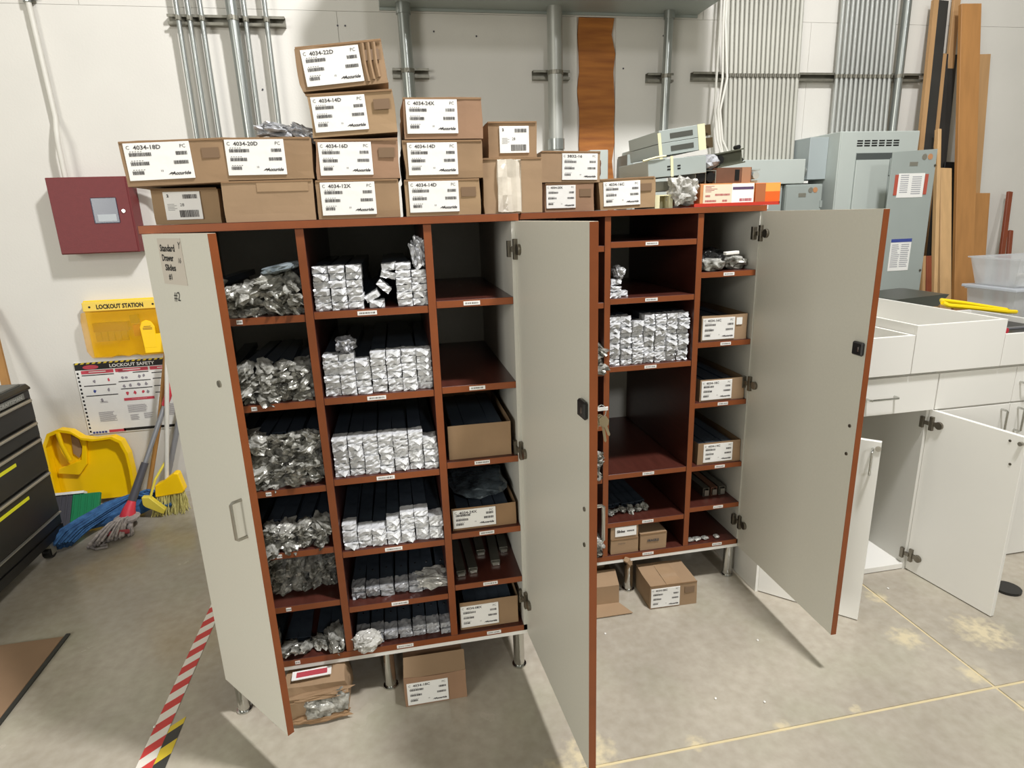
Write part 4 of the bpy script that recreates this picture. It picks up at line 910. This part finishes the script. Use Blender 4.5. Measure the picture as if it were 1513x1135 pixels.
ZD = [(.705, .815), (.62, .697), (.44, .612), (.21, .432)]
for i, (z0, z1) in enumerate(ZD):
    d = part('drawer', B(-.0115, -.001, .43, 1.43, z0, z1 - .004), m_chest, t, bevel=.002)
    part('drawer_pull', MB().prism([(-.0008, z1 - .018), (.012, z1 - .012), (.014, z1 - .002), (-.0008, z1 - .001)], .44, 1.40 + .008 * i, axis='Y') if 0 else MB().box(-.0008, .014, .44, 1.41, z1 - .016, z1 - .003), m_rail, d, bevel=.003, label='brushed aluminium full-width pull')
    if i >= 2: part('yellow_strip', B(-.0008, .002, .5, (1.19, 1.22)[i - 2], z1 - .063, z1 - .048), mat('lime_strip', 'd6d320', .5), d)
part('bottom_trim', B(-.0115, .002, .40, 1.44, .192, .198), m_rail, t)
part('base_skirt', B(CX + .01, -.006, .42, 1.44, .085, .1295), m_black, t)
for y in (1.33, .50):
    c = part('caster', MB().box(-.07, -.012, y - .03, y + .035, .060, .0845).box(-.016, -.012, y - .02, y + .02, .02, .06).box(-.060, -.056, y - .02, y + .02, .02, .06), m_rail, t)
    part('wheel', MB().tube([(-.053, y, .036), (-.019, y, .036)], .036, 18), m_black, c, smooth=True)

# ------------------------------------------------------------------ cleaning tools by the wall
t = thing('yellow_scoop', 'large bright yellow plastic scoop leaning on the wall behind the tool chest', 'scoop', (-1.40, 1.86, .01), (-.06, 0, 0))
out = [(0, .03), (-.005, .40), (.03, .47), (.09, .49), (.15, .475), (.20, .43), (.26, .415), (.36, .42), (.405, .39), (.43, .31), (.435, .20), (.43, .03)]
part('scoop_back', MB().prism(out, .07, .078), m_yel, t, bevel=.002)
rim = MB(); RY = .018
for i in range(len(out) - 1):
    (xa, za), (xb, zb) = out[i], out[i + 1]; rim.add([(xa, RY, za), (xb, RY, zb), (xb, .07, zb), (xa, .07, za), ], [(0, 1, 2, 3)])
    k = .93
    q = lambda x, z: (.215 + (x - .215) * k, .24 + (z - .24) * k)
    (xc, zc), (xd, zd) = q(xa, za), q(xb, zb)
    rim.add([(xa, RY, za), (xb, RY, zb), (xd, RY, zd), (xc, RY, zc)], [(0, 1, 2, 3)]); rim.add([(xc, RY, zc), (xd, RY, zd), (xd * .99 + .002, .069, zd * .99), (xc * .99 + .002, .069, zc * .99)], [(0, 1, 2, 3)])
part('rim', rim, m_yel, t)
part('grip', MB().tube([(.085, .022, .47), (.095, .018, .40), (.115, .03, .30)], [.013, .012, .013], 10), m_yel, t, smooth=True)
part('grip_hole', MB().prism([(.125, .33), (.15, .30), (.175, .34), (.165, .41), (.13, .44)], .060, .0695), mat('scoop_hole', '9c7f5c', .6), t)
part('divider', MB().prism([(.03, .22), (.14, .2), (.19, .26), (.21, .40), (.195, .42), (.165, .29), (.04, .25)], .045, .069), m_yel, t, bevel=.003)
t = thing('green_bristle_tray', 'green and dark grey ribbed tray with white edge beside the tool chest', 'brush', (-1.30, 1.62, .015), (.95, .0, 0))
part('green_plate', B(.09, .23, 0, .18, 0, .02), m_green, t, bevel=.002); part('dark_plate', B(-.04, .089, 0, .18, 0, .02), m_darkplas, t, bevel=.001)
for i in range(8): part('rib', B(-.035 + i * .033, -.027 + i * .033, .003, .177, .0205, .027), m_darkplas if i < 4 else m_green, t)
part('white_edge', B(-.05, .15, .181, .195, -.01, .03), m_white, t)
def yarn(par, name, pts, n, rad, spread, m, seed, zmin=.004):
    r = random.Random(seed); mb = MB()
    for i in range(n):
        a = r.uniform(0, 2 * PI); s = spread * math.sqrt(r.random()); ph = r.uniform(0, 6)
        q = []
        for j, (x, y, z, k) in enumerate(pts):
            q.append((x + math.cos(a) * s * k + r.uniform(-.006, .006), y + math.cos(a + 1) * s * k + r.uniform(-.006, .006), max(z + math.sin(a) * s * k * .6, zmin + rad)))
        mb.tube(q, rad, 5)
    o = part(name, mb, m, par, smooth=True); o['kind'] = 'stuff'; return o
t = thing('blue_dust_mop', 'long blue yarn dust mop lying along the floor by the wall', 'mop', (-.95, 1.6, 0))
yarn(t, 'mop_yarn', [(-.20, -.24, .04, .9), (-.17, -.16, .07, 1.1), (-.10, -.04, .09, 1.1), (-.02, .08, .11, 1.0), (.07, .17, .11, .9), (.16, .16, .07, .8), (.20, .10, .035, .7)], 95, .0075, .06, m_blue, 1)
part('mop_core', blob(301, .2, .055, .045, .2), m_blue, t, loc=(-.02, .06, .06), rot=(0, 0, .65))
part('mop_handle', MB().tube([(.10, .17, .12), (.20, .24, .5), (.36, .35, 1.25)], .012, 10), m_woodh, t, smooth=True, label='brown wooden handle')
t = thing('twist_mop', 'twist mop with red and grey handle and white and red yarn head', 'mop', (-.90, 1.55, 0))
P0 = Vector((.0, .03, .075)); P1 = Vector((.30, .38, .86)); 
pt = lambda f: tuple(P0.lerp(P1, f))
part('socket_cone', MB().tube([tuple(P0 + Vector((0, 0, -.02))), pt(.03), pt(.085)], [.045, .032, .02], 14), m_gripred, t, smooth=True)
part('sleeve', MB().tube([pt(.085), pt(.32)], [.022, .019], 12), m_darkplas, t, smooth=True)
part('pole', MB().tube([pt(.32), pt(.68)], .013, 12), m_greyplas, t, smooth=True)
part('red_grip', MB().tube([pt(.68), pt(.69), pt(.99), pt(1.0)], [.013, .019, .019, .01], 12), m_gripred, t, smooth=True)
yarn(t, 'mop_yarn', [(.0, .02, .06, .5), (-.02, -.03, .06, .9), (-.03, -.08, .035, 1.3), (-.03, -.15, .01, 1.7)], 80, .006, .055, m_yarnw, 2)
part('mop_collar', MB().tube([(-.0, .02, .05), (0, .02, .065), (0, .02, .075)], [.06, .065, .045], 16), m_yarnw, t, smooth=True)
part('red_band', MB().tube([(-.09, -.10, .035), (-.04, -.125, .045), (.02, -.12, .045), (.05, -.10, .035)], .012, 6), m_yarnr, t, smooth=True)
part('loose_loop', MB().tube([(-.12, -.17, .008), (-.07, -.21, .008), (-.02, -.2, .01), (-.03, -.18, .012), (-.06, -.18, .01)], .006, 6), m_yarnw, t, smooth=True)
t = thing('broom', 'yellow broom with pale bristles standing against the wall', 'broom', (-.70, 1.70, 0))
part('broom_cap', MB().prism([(-.085, .115), (.06, .125), (.075, .14), (.055, .245), (.035, .25), (-.04, .20), (-.075, .185)], -.02, .035), m_yel, t, bevel=.004)
r = random.Random(12); mb = MB()
for i in range(170):
    x = r.uniform(-.08, .06); y = r.uniform(-.014, .028)
    mb.tube([(x, y, .125), (x * 1.15 + r.uniform(-.01, .01) - .01, y * 1.6, .06), (x * 1.35 + r.uniform(-.015, .015) - .02, y * 2.0 - .012, .003)], .0022, 4)
o = part('bristles', mb, m_bristle, t); o['kind'] = 'stuff'
part('broom_handle', MB().tube([(-.02, .01, .20), (.12, .25, 1.45)], .012, 10), m_galvp, t, smooth=True)
t = thing('lobby_dustpan', 'small yellow plastic bracket piece between the mops and broom', 'dustpan', (-.80, 1.64, .06), (0, 0, 0))
part('pan', MB().prism([(-.04, .08), (.0, .075), (.07, -.01), (.055, -.035), (-.03, .02), (-.04, .035)], 0, .035), mat('pale_yellow_plastic', 'e2cf4c', .4), t, bevel=.003)
part('stem', MB().tube([(0, .02, .07), (.03, .05, .16), (.08, .10, .24)], .007, 8), mat('pale_yellow_plastic', 'e2cf4c', .4), t)
tag(part('stick_shadow_tube', MB().tube([(-.80, 1.80, .03), (-.52, 1.96, .95)], .016, 10), m_greyplas, smooth=True), 'grey tube standing in for the stick shadow on the wall', 'pole')  # grey tube drawn for the shadow that the stick casts on the wall

# ------------------------------------------------------------------ floor tapes, board
def haz(label, x0, x1, y0, y1, ma, mb_, s, z):
    g = MB(); n = 0; y = y0
    while y < y1:
        e = min(y + s, y1); k = .9 * (x1 - x0)
        g.add([(x0, y, z), (x1, y + k, z), (x1, e + k, z), (x0, e, z)], [(0, 1, 2, 3)], n % 2); g.add([(x0, y, .0004), (x1, y + k, .0004), (x1, e + k, .0004), (x0, e, .0004)], [(0, 1, 2, 3)], n % 2)
        y = e; n += 1
    return tag(part('floor_tape', g, [ma, mb_]), label, 'tape')
haz('red and white striped hazard tape stuck on the concrete floor', -.250, -.200, -1.4, 1.2, m_tapered, m_tapewht, .046, .0016)
haz('yellow and black striped tape beside the red and white tape', -.199, -.160, -1.4, .01, m_tapeblk, m_tapeyel, .06, .0012)
t = thing('plywood_board', 'thin brown plywood sheet lying on the floor at lower left', 'board', (-1.9, -1.2, .0005)); part('sheet', B(0, 1.115, 0, 1.80, 0, .009), m_mat, t, bevel=.001); part('dark_edge', B(1.1155, 1.13, 0, 1.82, 0, .007), m_tapeblk, t)
tag(part('black_mat', MB().tube([(0, 0, .001), (0, 0, .012)], .05, 20), m_black, loc=(3.09, .0, 0)), 'dark round rubber foot at the right edge of the floor', 'rubber foot')
for i, (x, y) in enumerate(((1.35, .12), (1.9, -.05), (1.6, -.28), (2.3, .15), (1.75, -.33), (-.25, .02), (2.62, .12), (.78, -.45))):
    tag(part('debris', blob(400 + i, .004, .005, .003, .4, 1), m_white, loc=(x, y, .003)), 'tiny white crumb of debris on the concrete floor', 'debris', 'white crumbs on the floor')

for o in COL.objects:
    if o.name.split('.')[0] in ('printing', 'handwriting', 'lettering'): o['kind'] = 'stuff'
